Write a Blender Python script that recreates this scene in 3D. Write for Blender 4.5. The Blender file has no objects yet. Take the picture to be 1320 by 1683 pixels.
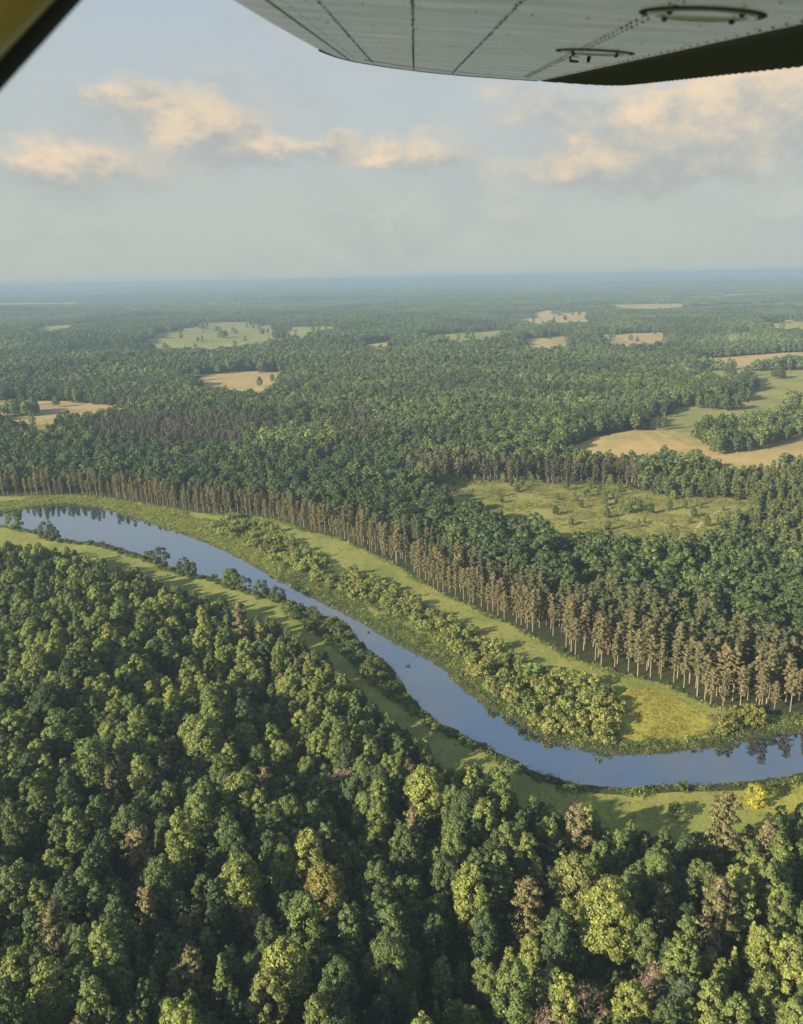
import bpy, bmesh, math, random
import numpy as np
from mathutils import Matrix, Vector

R = math.radians
random.seed(4)
rng = np.random.default_rng(11)
scn = bpy.context.scene
COL = scn.collection

# ------------------------------------------------------------------ camera
CAM_H = 140.0
PITCH = 15.357
cam_d = bpy.data.cameras.new('camera')
cam_d.sensor_fit = 'VERTICAL'
cam_d.sensor_height = 24.0
cam_d.lens = 19.964
cam_d.clip_start = 0.05
cam_d.clip_end = 120000
cam_d.dof.use_dof = True
cam_d.dof.focus_distance = 300.0
cam_d.dof.aperture_fstop = 3.6
cam = bpy.data.objects.new('camera', cam_d)
COL.objects.link(cam)
CAM_M = Matrix.Translation((0, 0, CAM_H)) @ Matrix.Rotation(R(90 - PITCH), 4, 'X') @ Matrix.Rotation(R(-1.13), 4, 'Z')
cam.matrix_world = CAM_M
scn.camera = cam

# ------------------------------------------------------------------ light
SUN_AZ, SUN_EL = 236.0, 22.0           # clockwise from +Y, degrees
SUN_STRENGTH = 5.0
SKY_STRENGTH = 0.075
EXPOSURE = 1.5
HAZE = 0.00020
HAZE_COL = (0.24, 0.345, 0.445)
sd_ = Vector((math.sin(R(SUN_AZ)) * math.cos(R(SUN_EL)), math.cos(R(SUN_AZ)) * math.cos(R(SUN_EL)), math.sin(R(SUN_EL))))
sun_d = bpy.data.lights.new('sun', 'SUN')
sun_d.energy = SUN_STRENGTH
sun_d.angle = R(1.0)
sun_d.color = (1.0, 0.86, 0.66)
sun = bpy.data.objects.new('sun', sun_d)
sun.rotation_euler = (-sd_).to_track_quat('-Z', 'Y').to_euler()
COL.objects.link(sun)

vs = scn.view_settings
vs.view_transform = 'Standard'
vs.look = 'None'
vs.gamma = 1.0
vs.exposure = EXPOSURE
vs.use_curve_mapping = False
cy = scn.cycles
cy.use_denoising = True
cy.max_bounces = 8
cy.diffuse_bounces = 3
cy.glossy_bounces = 3
cy.transmission_bounces = 4
cy.transparent_max_bounces = 8
cy.volume_bounces = 1
cy.caustics_reflective = False
cy.caustics_refractive = False
cy.sample_clamp_indirect = 6.0


class NT:
    """small helper to write node trees as expressions"""
    def __init__(self, tree):
        self.t = tree
        self.n = tree.nodes
        self.n.clear()

    def node(self, kind, **kw):
        nd = self.n.new(kind)
        for k, v in kw.items():
            setattr(nd, k, v)
        return nd

    def put(self, sock, v):
        if isinstance(v, bpy.types.NodeSocket):
            self.t.links.new(v, sock)
        elif v is not None:
            if isinstance(v, (tuple, list)) and sock.type == 'RGBA' and len(v) == 3:
                v = (*v, 1.0)
            sock.default_value = v

    def m(self, op, a, b=None, c=None, clamp=False):
        nd = self.node('ShaderNodeMath', operation=op, use_clamp=clamp)
        self.put(nd.inputs[0], a)
        if b is not None:
            self.put(nd.inputs[1], b)
        if c is not None:
            self.put(nd.inputs[2], c)
        return nd.outputs[0]

    def mix(self, f, a, b, blend='MIX'):
        nd = self.node('ShaderNodeMix', data_type='RGBA', blend_type=blend)
        self.put(nd.inputs[0], f)
        self.put(nd.inputs[6], a)
        self.put(nd.inputs[7], b)
        return nd.outputs[2]

    def noise(self, vec, scale, detail=4.0, rough=0.55):
        nd = self.node('ShaderNodeTexNoise')
        if vec is not None:
            self.t.links.new(vec, nd.inputs['Vector'])
        nd.inputs['Scale'].default_value = scale
        nd.inputs['Detail'].default_value = detail
        nd.inputs['Roughness'].default_value = rough
        return nd.outputs['Fac']

    def ramp(self, f, lo, hi):
        nd = self.node('ShaderNodeMapRange', interpolation_type='SMOOTHSTEP')
        self.put(nd.inputs[0], f)
        nd.inputs[1].default_value = lo
        nd.inputs[2].default_value = hi
        return nd.outputs[0]


# ------------------------------------------------------------------ sky
world = bpy.data.worlds.new('World')
scn.world = world
world.use_nodes = True
w = NT(world.node_tree)
sky = w.node('ShaderNodeTexSky', sky_type='NISHITA')
sky.sun_disc = False
sky.sun_elevation = R(SUN_EL)
sky.sun_rotation = R(SUN_AZ)
sky.altitude = 200
sky.air_density = 1.0
sky.dust_density = 2.0
sky.ozone_density = 1.0
tc = w.node('ShaderNodeTexCoord').outputs['Generated']
sep = w.node('ShaderNodeSeparateXYZ')
w.t.links.new(tc, sep.inputs[0])
dx, dy, dz = sep.outputs
az = w.m('MULTIPLY', w.m('ARCTAN2', dx, dy), 180 / math.pi)
el = w.m('MULTIPLY', w.m('ARCSINE', dz), 180 / math.pi)
# ragged cloud edges: warp azimuth and elevation with noise
cmb = w.node('ShaderNodeCombineXYZ')
w.put(cmb.inputs[0], dx); w.put(cmb.inputs[1], dy); w.put(cmb.inputs[2], w.m('MULTIPLY', dz, 1.7))
cvec = cmb.outputs[0]
n1 = w.noise(cvec, 18, 8.0, 0.62)
n2n = w.node('ShaderNodeVectorMath', operation='ADD')
w.t.links.new(cvec, n2n.inputs[0]); n2n.inputs[1].default_value = (3.7, 1.9, 5.3)
n2 = w.noise(n2n.outputs[0], 14, 7.0, 0.62)
azw = w.m('ADD', az, w.m('MULTIPLY', w.m('SUBTRACT', n1, 0.5), 10.0))
elw = w.m('ADD', el, w.m('MULTIPLY', w.m('SUBTRACT', n2, 0.5), 5.0))
# cloud banks seen from the plane: azimuth, elevation, half width, half height, weight
BANKS = [(-19.4, 6.3, 4.6, 1.5, 1.15), (-16.5, 10.3, 4.6, 1.6, .7), (-11.2, 8.7, 4.2, 2.1, .85), (-4.9, 7.7, 5.4, 1.1, .8),
         (1.8, 7.1, 2.8, 1.3, .85), (8.0, 9.7, 4.2, 2.2, .6), (17.8, 8.8, 5.6, 2.4, 1.2), (15.0, 6.0, 7.4, 1.5, 1.2),
         (23.5, 9.0, 4.0, 2.3, 1.1), (33, 7.5, 6, 2.3, 1.1), (-31, 8, 6, 2.0, 1.0), (48, 9, 8, 2.6, 1.1), (-50, 7, 9, 2.2, 1.1), (66, 7, 7, 2.0, 1.0),
         (-72, 9, 8, 2.4, 1.0), (90, 8, 9, 2.4, 1.1), (-98, 7, 8, 2.2, 1.0), (118, 9, 9, 2.5, 1.1), (-125, 8, 9, 2.4, 1.0), (150, 7, 9, 2.4, 1.0), (-155, 9, 9, 2.4, 1.1)]
D = L = None
for a0, e0, wa, we, wt in BANKS:
    u = w.m('DIVIDE', w.m('SUBTRACT', azw, a0), wa)
    v = w.m('DIVIDE', w.m('SUBTRACT', elw, e0), we)
    g = w.m('MULTIPLY', w.m('EXPONENT', w.m('MULTIPLY', w.m('ADD', w.m('MULTIPLY', u, u), w.m('MULTIPLY', v, v)), -1.0)), wt)
    gl = w.m('MULTIPLY', g, v)
    D = g if D is None else w.m('ADD', D, g)
    L = gl if L is None else w.m('ADD', L, gl)
# thin high cloud everywhere
hi_n = w.noise(cvec, 5.0, 6.0, 0.6)
D2 = w.m('MULTIPLY', w.ramp(hi_n, 0.4, 0.7), 0.7)
dens = w.ramp(D, 0.2, 0.9)
lit = w.m('DIVIDE', L, w.m('ADD', D, 0.08))
lit = w.m('ADD', lit, w.m('MULTIPLY', w.m('SUBTRACT', n1, 0.5), 3.2))
lit = w.ramp(lit, -0.75, 1.0)
S = 0.11 / (2 ** EXPOSURE * SKY_STRENGTH)
cs = lambda c: tuple(x * S for x in c)
skyc = w.mix(1.0, sky.outputs[0], (0.96, 0.98, 1.0), 'MULTIPLY')
skyc = w.mix(w.m('ADD', 0.45, w.m('MULTIPLY', w.ramp(el, 24.0, 12.0), 0.4)), skyc, w.mix(w.ramp(el, 13.0, 32.0), cs((4.55, 4.98, 5.05)), cs((3.7, 5.2, 7.6))))
veil = w.ramp(el, 16.0, 0.0)
skyc = w.mix(w.m('MULTIPLY', veil, 0.85), skyc, cs((4.5, 4.95, 4.55)))
skyc = w.mix(D2, skyc, w.mix(w.ramp(n2, .42, .62), cs((4.1, 4.55, 4.45)), cs((5.1, 5.15, 4.75))))
cloudc = w.mix(lit, cs((3.85, 4.15, 4.1)), cs((8.9, 6.8, 4.4)))
skyc = w.mix(w.m('MULTIPLY', dens, 0.78), skyc, cloudc)
bg = w.node('ShaderNodeBackground')
w.put(bg.inputs[0], skyc)
bg.inputs[1].default_value = SKY_STRENGTH
wo = w.node('ShaderNodeOutputWorld')
w.t.links.new(bg.outputs[0], wo.inputs[0])
world.cycles.sampling_method = 'MANUAL'
world.cycles.sample_map_resolution = 512


# ------------------------------------------------------------------ materials
def mat(name):
    m = bpy.data.materials.new(name)
    m.use_nodes = True
    return m, NT(m.node_tree)


def out(nt, shader, disp=None):
    o = nt.node('ShaderNodeOutputMaterial')
    nt.t.links.new(shader, o.inputs['Surface'])


def princ(nt, col, rough=0.7, spec=0.3, metal=0.0, normal=None, **kw):
    p = nt.node('ShaderNodeBsdfPrincipled')
    nt.put(p.inputs['Base Color'], col)
    nt.put(p.inputs['Roughness'], rough)
    nt.put(p.inputs['Specular IOR Level'], spec)
    nt.put(p.inputs['Metallic'], metal)
    if normal is not None:
        nt.t.links.new(normal, p.inputs['Normal'])
    for k, v in kw.items():
        nt.put(p.inputs[k], v)
    return p.outputs[0]


def bump(nt, h, strength=0.5, dist=1.0):
    b = nt.node('ShaderNodeBump')
    b.inputs['Strength'].default_value = strength
    b.inputs['Distance'].default_value = dist
    nt.t.links.new(h, b.inputs['Height'])
    return b.outputs[0]


def pos(nt):
    return nt.node('ShaderNodeNewGeometry').outputs['Position']


def leaf_material(name, transl, yellow):
    m, n = mat(name)
    tint = n.node('ShaderNodeAttribute', attribute_type='INSTANCER', attribute_name='tint').outputs['Color']
    var = n.node('ShaderNodeAttribute', attribute_type='GEOMETRY', attribute_name='leafvar').outputs['Fac']
    k = n.m('ADD', 0.62, n.m('MULTIPLY', var, 0.76))
    cc = n.node('ShaderNodeCombineColor')
    for i in range(3):
        n.put(cc.inputs[i], k)
    c = n.mix(1.0, tint, cc.outputs[0], 'MULTIPLY')
    c = n.mix(n.m('MULTIPLY', n.m('POWER', var, 4.0), 0.5), c, n.mix(1.0, c, yellow, 'MULTIPLY'))
    d = princ(n, c, 0.6, 0.2)
    tr = n.node('ShaderNodeBsdfTranslucent')
    n.put(tr.inputs[0], n.mix(1.0, c, (1.25, 1.3, 0.8), 'MULTIPLY'))
    mx = n.node('ShaderNodeMixShader')
    mx.inputs[0].default_value = transl
    n.t.links.new(d, mx.inputs[1])
    n.t.links.new(tr.outputs[0], mx.inputs[2])
    out(n, mx.outputs[0])
    return m


M_LEAF = leaf_material('leaf', 0.32, (1.5, 1.3, 0.7))
M_NEEDLE = leaf_material('needle', 0.15, (1.3, 1.15, 0.9))

m, n = mat('bark')
nz = n.noise(pos(n), 2.5, 4)
out(n, princ(n, n.mix(nz, (0.11, 0.085, 0.065), (0.23, 0.18, 0.135)), 0.9, 0.1))
M_BARK = m
m, n = mat('pine_bark')
nz = n.noise(pos(n), 1.8, 4)
out(n, princ(n, n.mix(nz, (0.16, 0.125, 0.09), (0.33, 0.26, 0.19)), 0.9, 0.1))
M_PBARK = m
m, n = mat('dead_wood')
nz = n.noise(pos(n), 1.8, 4)
out(n, princ(n, n.mix(nz, (0.22, 0.16, 0.13), (0.36, 0.27, 0.22)), 0.9, 0.1))
M_DEAD = m


def ground_mat(name, cols, s1, s2, s3=0.0, rough=0.95, bstr=0.6, bdist=0.4):
    m, n = mat(name)
    p = pos(n)
    a = n.noise(p, s1, 5, 0.6)
    b = n.noise(p, s2, 4, 0.6)
    c = n.mix(n.ramp(a, 0.35, 0.65), cols[0], cols[1])
    c = n.mix(n.ramp(b, 0.42, 0.72), c, cols[2])
    if s3:
        mp = n.node('ShaderNodeMapping')
        n.t.links.new(p, mp.inputs[0])
        mp.inputs['Rotation'].default_value = (0, 0, 0.9)
        mp.inputs['Scale'].default_value = (1, 0.06, 1)
        st = n.noise(mp.outputs[0], s3, 3, 0.5)
        c = n.mix(n.m('MULTIPLY', n.ramp(st, 0.45, 0.65), 0.45), c, cols[3])
    fine = n.noise(p, 1.4, 4, 0.7)
    c = n.mix(n.ramp(fine, 0.35, 0.75), n.mix(1.0, c, (0.72, 0.74, 0.72), 'MULTIPLY'), n.mix(1.0, c, (1.15, 1.12, 1.1), 'MULTIPLY'))
    out(n, princ(n, c, rough, 0.1, normal=bump(n, fine, bstr, bdist)))
    return m


M_FLOOR = ground_mat('forest_floor', [(0.032, 0.045, 0.018), (0.05, 0.065, 0.024), (0.06, 0.055, 0.028)], 0.02, 0.15)
M_MEADOW = ground_mat('meadow_grass', [(0.15, 0.18, 0.045), (0.205, 0.225, 0.06), (0.25, 0.235, 0.075), (0.27, 0.265, 0.07)], 0.022, 0.06, 0.11)
M_GOLD = ground_mat('golden_grass', [(0.25, 0.255, 0.05), (0.3, 0.28, 0.06), (0.2, 0.225, 0.045), (0.32, 0.29, 0.065)], 0.03, 0.11, 0.3)
M_HAY = ground_mat('hay', [(0.32, 0.24, 0.1), (0.38, 0.28, 0.125), (0.24, 0.215, 0.075), (0.42, 0.32, 0.15)], 0.012, 0.025, 0.05)
M_PASTURE = ground_mat('pasture', [(0.19, 0.2, 0.055), (0.25, 0.23, 0.075), (0.14, 0.17, 0.05), (0.28, 0.25, 0.09)], 0.006, 0.014, 0.02)
M_SCRUB = ground_mat('scrub_clearing', [(0.16, 0.18, 0.045), (0.235, 0.24, 0.06), (0.26, 0.225, 0.09)], 0.03, 0.09)
M_TRACK = ground_mat('dirt', [(0.36, 0.29, 0.19), (0.42, 0.34, 0.22), (0.3, 0.25, 0.15)], 0.1, 0.4)

m, n = mat('river_water')
p = pos(n)
rip = n.noise(p, 0.55, 3, 0.5)
big = n.noise(p, 0.03, 3, 0.5)
nrm = bump(n, rip, 0.03, 0.25)
deep = princ(n, (0.008, 0.016, 0.028), n.m('ADD', 0.008, n.m('MULTIPLY', n.ramp(big, 0.4, 0.7), 0.05)), 0.5, normal=nrm, IOR=2.3)
gl = n.node('ShaderNodeBsdfGlossy')
n.put(gl.inputs['Color'], (0.82, 0.89, 0.96)); n.put(gl.inputs['Roughness'], 0.03)
n.t.links.new(nrm, gl.inputs['Normal'])
mx = n.node('ShaderNodeMixShader')
lw = n.node('ShaderNodeLayerWeight'); lw.inputs['Blend'].default_value = 0.3
n.t.links.new(n.m('ADD', 0.1, n.m('MULTIPLY', lw.outputs['Facing'], 0.5)), mx.inputs[0])
n.t.links.new(deep, mx.inputs[1]); n.t.links.new(gl.outputs[0], mx.inputs[2])
out(n, mx.outputs[0])
M_WATER = m


# ------------------------------------------------------------------ plan of the land (metres, camera stands above the origin)
def smooth_line(pts, k=5, closed=False):
    P = np.array(pts, float)
    if closed:
        Q = np.vstack([P[-1:], P, P[:2]])
    else:
        Q = np.vstack([2 * P[0] - P[1], P, 2 * P[-1] - P[-2]])
    o = []
    for i in range(1, len(Q) - 2):
        for t in np.linspace(0, 1, k, endpoint=False):
            a, b, c, d = Q[i - 1:i + 3]
            o.append(0.5 * (2 * b + (c - a) * t + (2 * a - 5 * b + 4 * c - d) * t * t + (3 * b - a - 3 * c + d) * t ** 3))
    if not closed:
        o.append(P[-1])
    return np.array(o)


def offset_line(line, d):
    t = np.gradient(line, axis=0)
    t /= np.linalg.norm(t, axis=1)[:, None]
    return line + np.stack([-t[:, 1], t[:, 0]], -1) * d


RIVER_FAR = smooth_line([(-365, 513), (-301, 523), (-258, 528), (-246, 538), (-222, 547), (-193, 534), (-157, 502), (-122, 468), (-100, 444), (-79, 417), (-56, 384), (-36, 359), (-23, 343), (-14, 330), (-6, 317), (6, 302), (15, 289), (20, 274), (28, 260), (35, 252), (41, 242), (49, 235), (61, 230), (72, 229), (86, 231), (98, 233), (109, 238), (125, 240), (153, 245), (187, 246), (260, 250)], 4)
RIVER_NEAR = smooth_line([(-349, 490), (-288, 497), (-245, 499), (-216, 484), (-195, 467), (-167, 456), (-137, 433), (-112, 409), (-90, 394), (-69, 376), (-51, 363), (-35, 345), (-24, 334), (-16, 312), (-6, 295), (-1, 280), (3, 266), (11, 251), (22, 239), (32, 228), (41, 219), (51, 214), (62, 212), (75, 213), (89, 213), (101, 214), (115, 217), (140, 222), (171, 223), (250, 228)], 4)
PINE_LINE = smooth_line([(-411, 583), (-321, 576), (-251, 570), (-213, 567), (-163, 539), (-118, 514), (-86, 504), (-57, 476), (-34, 456), (-4, 412), (16, 372), (36, 344), (53, 317), (68, 294), (82, 281), (93, 273), (103, 257), (112, 255), (129, 249), (156, 252), (190, 254), (260, 258)], 4)
FOREST_EDGE = offset_line(smooth_line([(-400, 455), (-288, 447), (-206, 429), (-165, 412), (-124, 377), (-89, 347), (-60, 321), (-38, 296), (-27, 277), (-11, 247), (6, 218), (22, 202), (36, 189), (50, 181), (64, 177), (79, 179), (99, 183), (128, 186), (250, 190)], 4), np.linspace(4.0, 9.0, 73)[:, None])
RIVER = np.vstack([RIVER_FAR, RIVER_NEAR[::-1]])
FRONT_WOOD = np.vstack([FOREST_EDGE, [(600, 190), (600, -500), (-900, -500), (-900, 455)]])
RAVINE = np.array([(-60, 275), (-46, 252), (-27, 205), (-9, 178), (5, 149), (10, 120)], float)      # wooded hollow in the near slope
OPEN_LAND = np.vstack([PINE_LINE, FOREST_EDGE[::-1]])

FIELDS = {   # name: (outline, material)
    'hay_field': [([(-551, 1078), (-501, 1071), (-423, 1065), (-352, 1034), (-277, 951), (-319, 874), (-375, 873), (-447, 866)], M_HAY),
                  ([(-322, 1346), (-303, 1378), (-197, 1386), (-157, 1299), (-161, 1222), (-159, 1010), (-254, 1094)], M_HAY),
                  ([(-77, 1847), (-6, 1991), (7, 1826), (-43, 1503)], M_HAY),
                  ([(349, 3102), (619, 3608), (772, 3275), (530, 2325), (368, 2324)], M_HAY),
                  ([(972, 4033), (1206, 4375), (1340, 4174), (1005, 3158), (812, 3271)], M_HAY),
                  ([(267, 1897), (399, 2061), (388, 1901), (315, 1564), (230, 1515)], M_HAY),
                  ([(462, 2087), (635, 2127), (630, 1970), (512, 1651), (390, 1652)], M_HAY),
                  ([(135, 698), (212, 768), (252, 754), (305, 776), (376, 785), (429, 778), (350, 600), (249, 592), (216, 606), (175, 616), (137, 632)], M_HAY)],
    'pasture_field': [([(-640, 2200), (-700, 3100), (-385, 2750), (-150, 2350), (-200, 1900), (-300, 1640), (-500, 1640)], M_PASTURE),
                      ([(1007, 2456), (1322, 2799), (1502, 2808), (948, 1759), (832, 1776), (808, 1892)], M_GOLD),
                      ([(436, 1267), (495, 1281), (596, 1245), (677, 1247), (420, 760), (343, 714), (340, 793), (373, 915)], M_PASTURE),
                      ([(-1588, 4993), (-1408, 5093), (-1230, 4522), (-1215, 3895)], M_HAY),
                      ([(-1289, 3060), (-1083, 3146), (-957, 2833), (-1008, 2424)], M_PASTURE),
                      ([(55, 2212), (244, 2389), (310, 2258), (172, 1679), (52, 1648)], M_PASTURE),
                      ([(516, 1506), (740, 1529), (816, 1511), (677, 1290), (442, 1300)], M_HAY),
                      ([(232, 790), (300, 915), (380, 960), (427, 900), (304, 719), (232, 700)], M_PASTURE),
                      ([(-424, 898), (-380, 901), (-352, 871), (-314, 760), (-350, 760)], M_PASTURE),
                      ([(-353, 2473), (-204, 2343), (-173, 2164), (-261, 1909)], M_PASTURE),
                      ([(560, 1120), (720, 1180), (760, 1090), (600, 1020)], M_HAY),
                      ([(700, 1960), (1000, 2080), (1020, 1960), (720, 1850)], M_HAY),
                      ([(150, 2900), (420, 3050), (440, 2880), (170, 2720)], M_HAY),
                      ([(1150, 3700), (1900, 3900), (1950, 3600), (1200, 3400)], M_PASTURE),
                      ([(-900, 3800), (-350, 4000), (-330, 3700), (-850, 3500)], M_PASTURE),
                      ([(-1500, 2600), (-1250, 2700), (-1150, 2450), (-1400, 2350)], M_HAY),
                      ([(600, 5600), (1500, 5900), (1550, 5500), (650, 5200)], M_HAY),
                      ([(1500, 5200), (2300, 5900), (2500, 5500), (1600, 4600)], M_PASTURE),
                      ([(-3300, 6900), (-2500, 7100), (-2300, 6300), (-3000, 6100)], M_HAY)],
    'scrub_clearing': [([(9, 581), (44, 591), (74, 592), (149, 576), (159, 554), (174, 536), (220, 516), (178, 450), (152, 396), (104, 402), (62, 436), (40, 470), (20, 510)], M_SCRUB)],
}


def ragged(pts, seed):
    """field outline with straight runs, corners and small bays"""
    P = np.array(pts, float)
    sz = np.ptp(P, axis=0).mean()
    g = np.random.default_rng(seed)
    o = []
    for i in range(len(P)):
        a, b = P[i], P[(i + 1) % len(P)]
        for t in np.linspace(0, 1, 7, endpoint=False):
            o.append(a + (b - a) * t + g.normal(size=2) * sz * .022 + (g.random() < .25) * g.normal(size=2) * sz * .055)
    return np.array(o)


OUTLINES = {k: [ragged(p, 17 * i + len(k)) for i, (p, _) in enumerate(FIELDS[k])] for k in FIELDS}
ALL_FIELDS = [o for k in OUTLINES for o in OUTLINES[k]]
CLEARING = OUTLINES['scrub_clearing'][0]
BROWN_PINES = np.array([(-309, 847), (-224, 874), (-144, 846), (-132, 707), (-257, 711)], float)
EDGE_PINES = np.array([(-51, 712), (54, 728), (135, 680), (186, 618), (166, 562), (17, 578), (-26, 606)], float)
YOUNG_PINES = np.array([(175, 580), (252, 592), (327, 585), (212, 368), (174, 392), (159, 432), (187, 484), (217, 513), (160, 542)], float)
FIELD_TREES = [np.array([(252, 736), (300, 780), (346, 800), (408, 830), (348, 725), (282, 672), (253, 665)], float), np.array([(383, 1054), (477, 1157), (439, 1045), (356, 950)], float)]


def inside(poly, x, y):
    x = np.asarray(x, float); y = np.asarray(y, float)
    r = np.zeros(x.shape, bool)
    sel = (x >= poly[:, 0].min()) & (x <= poly[:, 0].max()) & (y >= poly[:, 1].min()) & (y <= poly[:, 1].max())
    xs, ys = x[sel], y[sel]
    c = np.zeros(xs.shape, bool)
    j = len(poly) - 1
    for i in range(len(poly)):
        (xi, yi), (xj, yj) = poly[i], poly[j]
        if yi != yj:
            c ^= ((yi > ys) != (yj > ys)) & (xs < (xj - xi) * (ys - yi) / (yj - yi) + xi)
        j = i
    r[sel] = c
    return r


def dist_line(line, x, y, closed=False):
    x = np.asarray(x, float); y = np.asarray(y, float)
    d = np.full(x.shape, 1e9)
    L2 = np.vstack([line, line[:1]]) if closed else line
    for (ax, ay), (bx, by) in zip(L2[:-1], L2[1:]):
        vx, vy = bx - ax, by - ay
        t = np.clip(((x - ax) * vx + (y - ay) * vy) / max(vx * vx + vy * vy, 1e-9), 0, 1)
        d = np.minimum(d, (x - ax - t * vx) ** 2 + (y - ay - t * vy) ** 2)
    return np.sqrt(d)


def waves(x, y, lam, seed, k=7):
    g = np.random.default_rng(seed)
    s = 0
    for i in range(k):
        a = g.uniform(0, 2 * math.pi)
        f = 2 * math.pi / (lam * g.uniform(0.7, 1.5))
        s = s + np.cos(f * (x * math.cos(a) + y * math.sin(a)) + g.uniform(0, 6.28))
    return s / math.sqrt(k)


def sstep(a, b, v):
    t = np.clip((v - a) / (b - a), 0, 1)
    return t * t * (3 - 2 * t)


def terrain(x, y):
    x = np.asarray(x, float); y = np.asarray(y, float)
    r = np.hypot(x, y)
    z = sstep(600, 1800, r) * (5 * waves(x, y, 620, 1)) + sstep(1300, 5000, r) * 11 * waves(x, y, 1900, 2)
    z = z + sstep(5000, 12000, r) * (8 + 15 * waves(x, y, 3600, 3)) + sstep(12000, 18000, r) * (8 + 8 * waves(x, y, 9000, 5))
    z = z + 75 * np.exp(-((x - 400) / 4200) ** 2 - ((y - 17500) / 1900) ** 2) + 7 * np.exp(-((x + 420) / 330) ** 2 - ((y - 2350) / 480) ** 2)
    near = r < 1100
    if near.any():
        xn, yn = x[near], y[near]
        d = dist_line(OPEN_LAND, xn, yn, True)
        op = inside(OPEN_LAND, xn, yn)
        d = np.where(op, 0, d)
        rel = sstep(4, 70, d) * (3.2 * waves(xn, yn, 110, 7) + 2.0 * waves(xn, yn, 55, 8)) * (1 - sstep(330, 430, np.hypot(xn, yn))) + sstep(10, 120, d) * 2.5 * waves(xn, yn, 300, 6) * sstep(430, 520, np.hypot(xn, yn)) * (1 - sstep(700, 1050, np.hypot(xn, yn)))
        rav = np.exp(-(dist_line(RAVINE, xn, yn) / 9.0) ** 2) * 8 * sstep(4, 30, d)
        rel = rel - rav
        sd = dist_line(RIVER, xn, yn, True) * np.where(inside(RIVER, xn, yn), -1, 1)
        sd = sd + 0.7 * waves(xn, yn, 9, 9) + 0.5 * waves(xn, yn, 4, 10)
        ch = np.clip(0.28 * sd, -1.5, 0.6) - 0.6
        zz = z[near] + rel
        z = z.copy()
        z[near] = np.where(sd < 2.2, np.minimum(zz, ch), zz)
    return z


def new_mesh(name, V, F, mats=(), smooth=False):
    me = bpy.data.meshes.new(name)
    V = np.asarray(V, np.float32); 
    if isinstance(F, np.ndarray):
        k = F.shape[1]
        me.vertices.add(len(V)); me.vertices.foreach_set('co', V.ravel())
        me.loops.add(F.size); me.loops.foreach_set('vertex_index', F.ravel().astype(np.int32))
        me.polygons.add(len(F)); me.polygons.foreach_set('loop_start', np.arange(0, F.size, k, dtype=np.int32))
        me.polygons.foreach_set('loop_total', np.full(len(F), k, np.int32))
        me.update(calc_edges=True)
    else:
        me.from_pydata([tuple(v) for v in V], [], F)
    for mm in mats:
        me.materials.append(mm)
    if smooth:
        me.polygons.foreach_set('use_smooth', np.ones(len(me.polygons), bool))
    return me


def link(name, me, parent=None, **props):
    o = bpy.data.objects.new(name, me)
    COL.objects.link(o)
    if parent is not None:
        o.parent = parent
    for k, v in props.items():
        o[k] = v
    return o


# ------------------------------------------------------------------ ground: one sheet out to the horizon
GROUND_R = 20500.0
ang = np.concatenate([np.arange(-42, 42.01, 0.3), np.arange(48, 313, 6.0)])
rad = np.concatenate([[8, 30], 60 * 1.0115 ** np.arange(0, 545)])
rad = np.concatenate([rad[rad < GROUND_R * 0.985], [GROUND_R]])
A, RR = np.meshgrid(np.radians(ang), rad, indexing='ij')
gx, gy = RR * np.sin(A), RR * np.cos(A)
gz = terrain(gx.ravel(), gy.ravel()).reshape(gx.shape)
V = np.stack([gx, gy, gz], -1).reshape(-1, 3)
na, nr = gx.shape
idx = np.arange(na * nr).reshape(na, nr)
nxt = np.roll(idx, -1, axis=0)
F = np.stack([idx[:, :-1], idx[:, 1:], nxt[:, 1:], nxt[:, :-1]], -1).reshape(-1, 4)[:, ::-1]
V = np.vstack([V, [[0, 0, float(terrain(np.array([0.]), np.array([0.]))[0])]]])
Fl = F
me = new_mesh('ground', V, np.ascontiguousarray(Fl), [M_FLOOR], True)
link('ground', me, kind='structure', label='dark forest floor and rolling wooded land')


def flat_poly(name, outline, z, material, **props):
    bm = bmesh.new()
    vs_ = [bm.verts.new((x, y, z)) for x, y in outline]
    f = bm.faces.new(vs_)
    if f.normal.z < 0 or f.calc_area() and bm.faces[:][0].normal.z < 0:
        f.normal_flip()
    bm.normal_update()
    if f.normal.z < 0:
        f.normal_flip()
    bmesh.ops.triangulate(bm, faces=bm.faces[:])
    me = bpy.data.meshes.new(name)
    bm.to_mesh(me); bm.free()
    me.materials.append(material)
    return link(name, me, **props)


# river water: wider than the channel, the banks cut its edge
flat_poly('river', np.vstack([offset_line(RIVER_FAR, 2.6), offset_line(RIVER_NEAR, -2.6)[::-1]]), -0.6, M_WATER, kind='structure', label='calm blue river reflecting the sky')
# meadows on both banks
nearm = np.vstack([offset_line(RIVER_NEAR, -4.6), offset_line(FOREST_EDGE, -7)[::-1]])
flat_poly('meadow', nearm, 0.05, M_MEADOW, kind='structure', label='mown green meadow between the wood and the river')
farm = np.vstack([offset_line(PINE_LINE, -1.0), offset_line(RIVER_FAR, 4.6)[::-1]])
flat_poly('meadow', farm, 0.05, M_MEADOW, kind='structure', label='long sunlit meadow strip below the row of pines')
gold = smooth_line([(62, 237), (66, 250), (70, 262), (78, 270), (88, 268), (95, 258), (99, 246), (94, 239), (80, 236.5)], 5, True)
flat_poly('tall_grass_patch', gold, 0.09, M_GOLD, kind='structure', label='golden tall grass at the river bend')
gold2 = smooth_line([(86, 206), (92, 200), (104, 197), (120, 196), (132, 203), (128, 211), (108, 210)], 5, True)
flat_poly('tall_grass_patch', gold2, 0.09, M_GOLD, kind='structure', label='golden grass on the near meadow')


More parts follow.
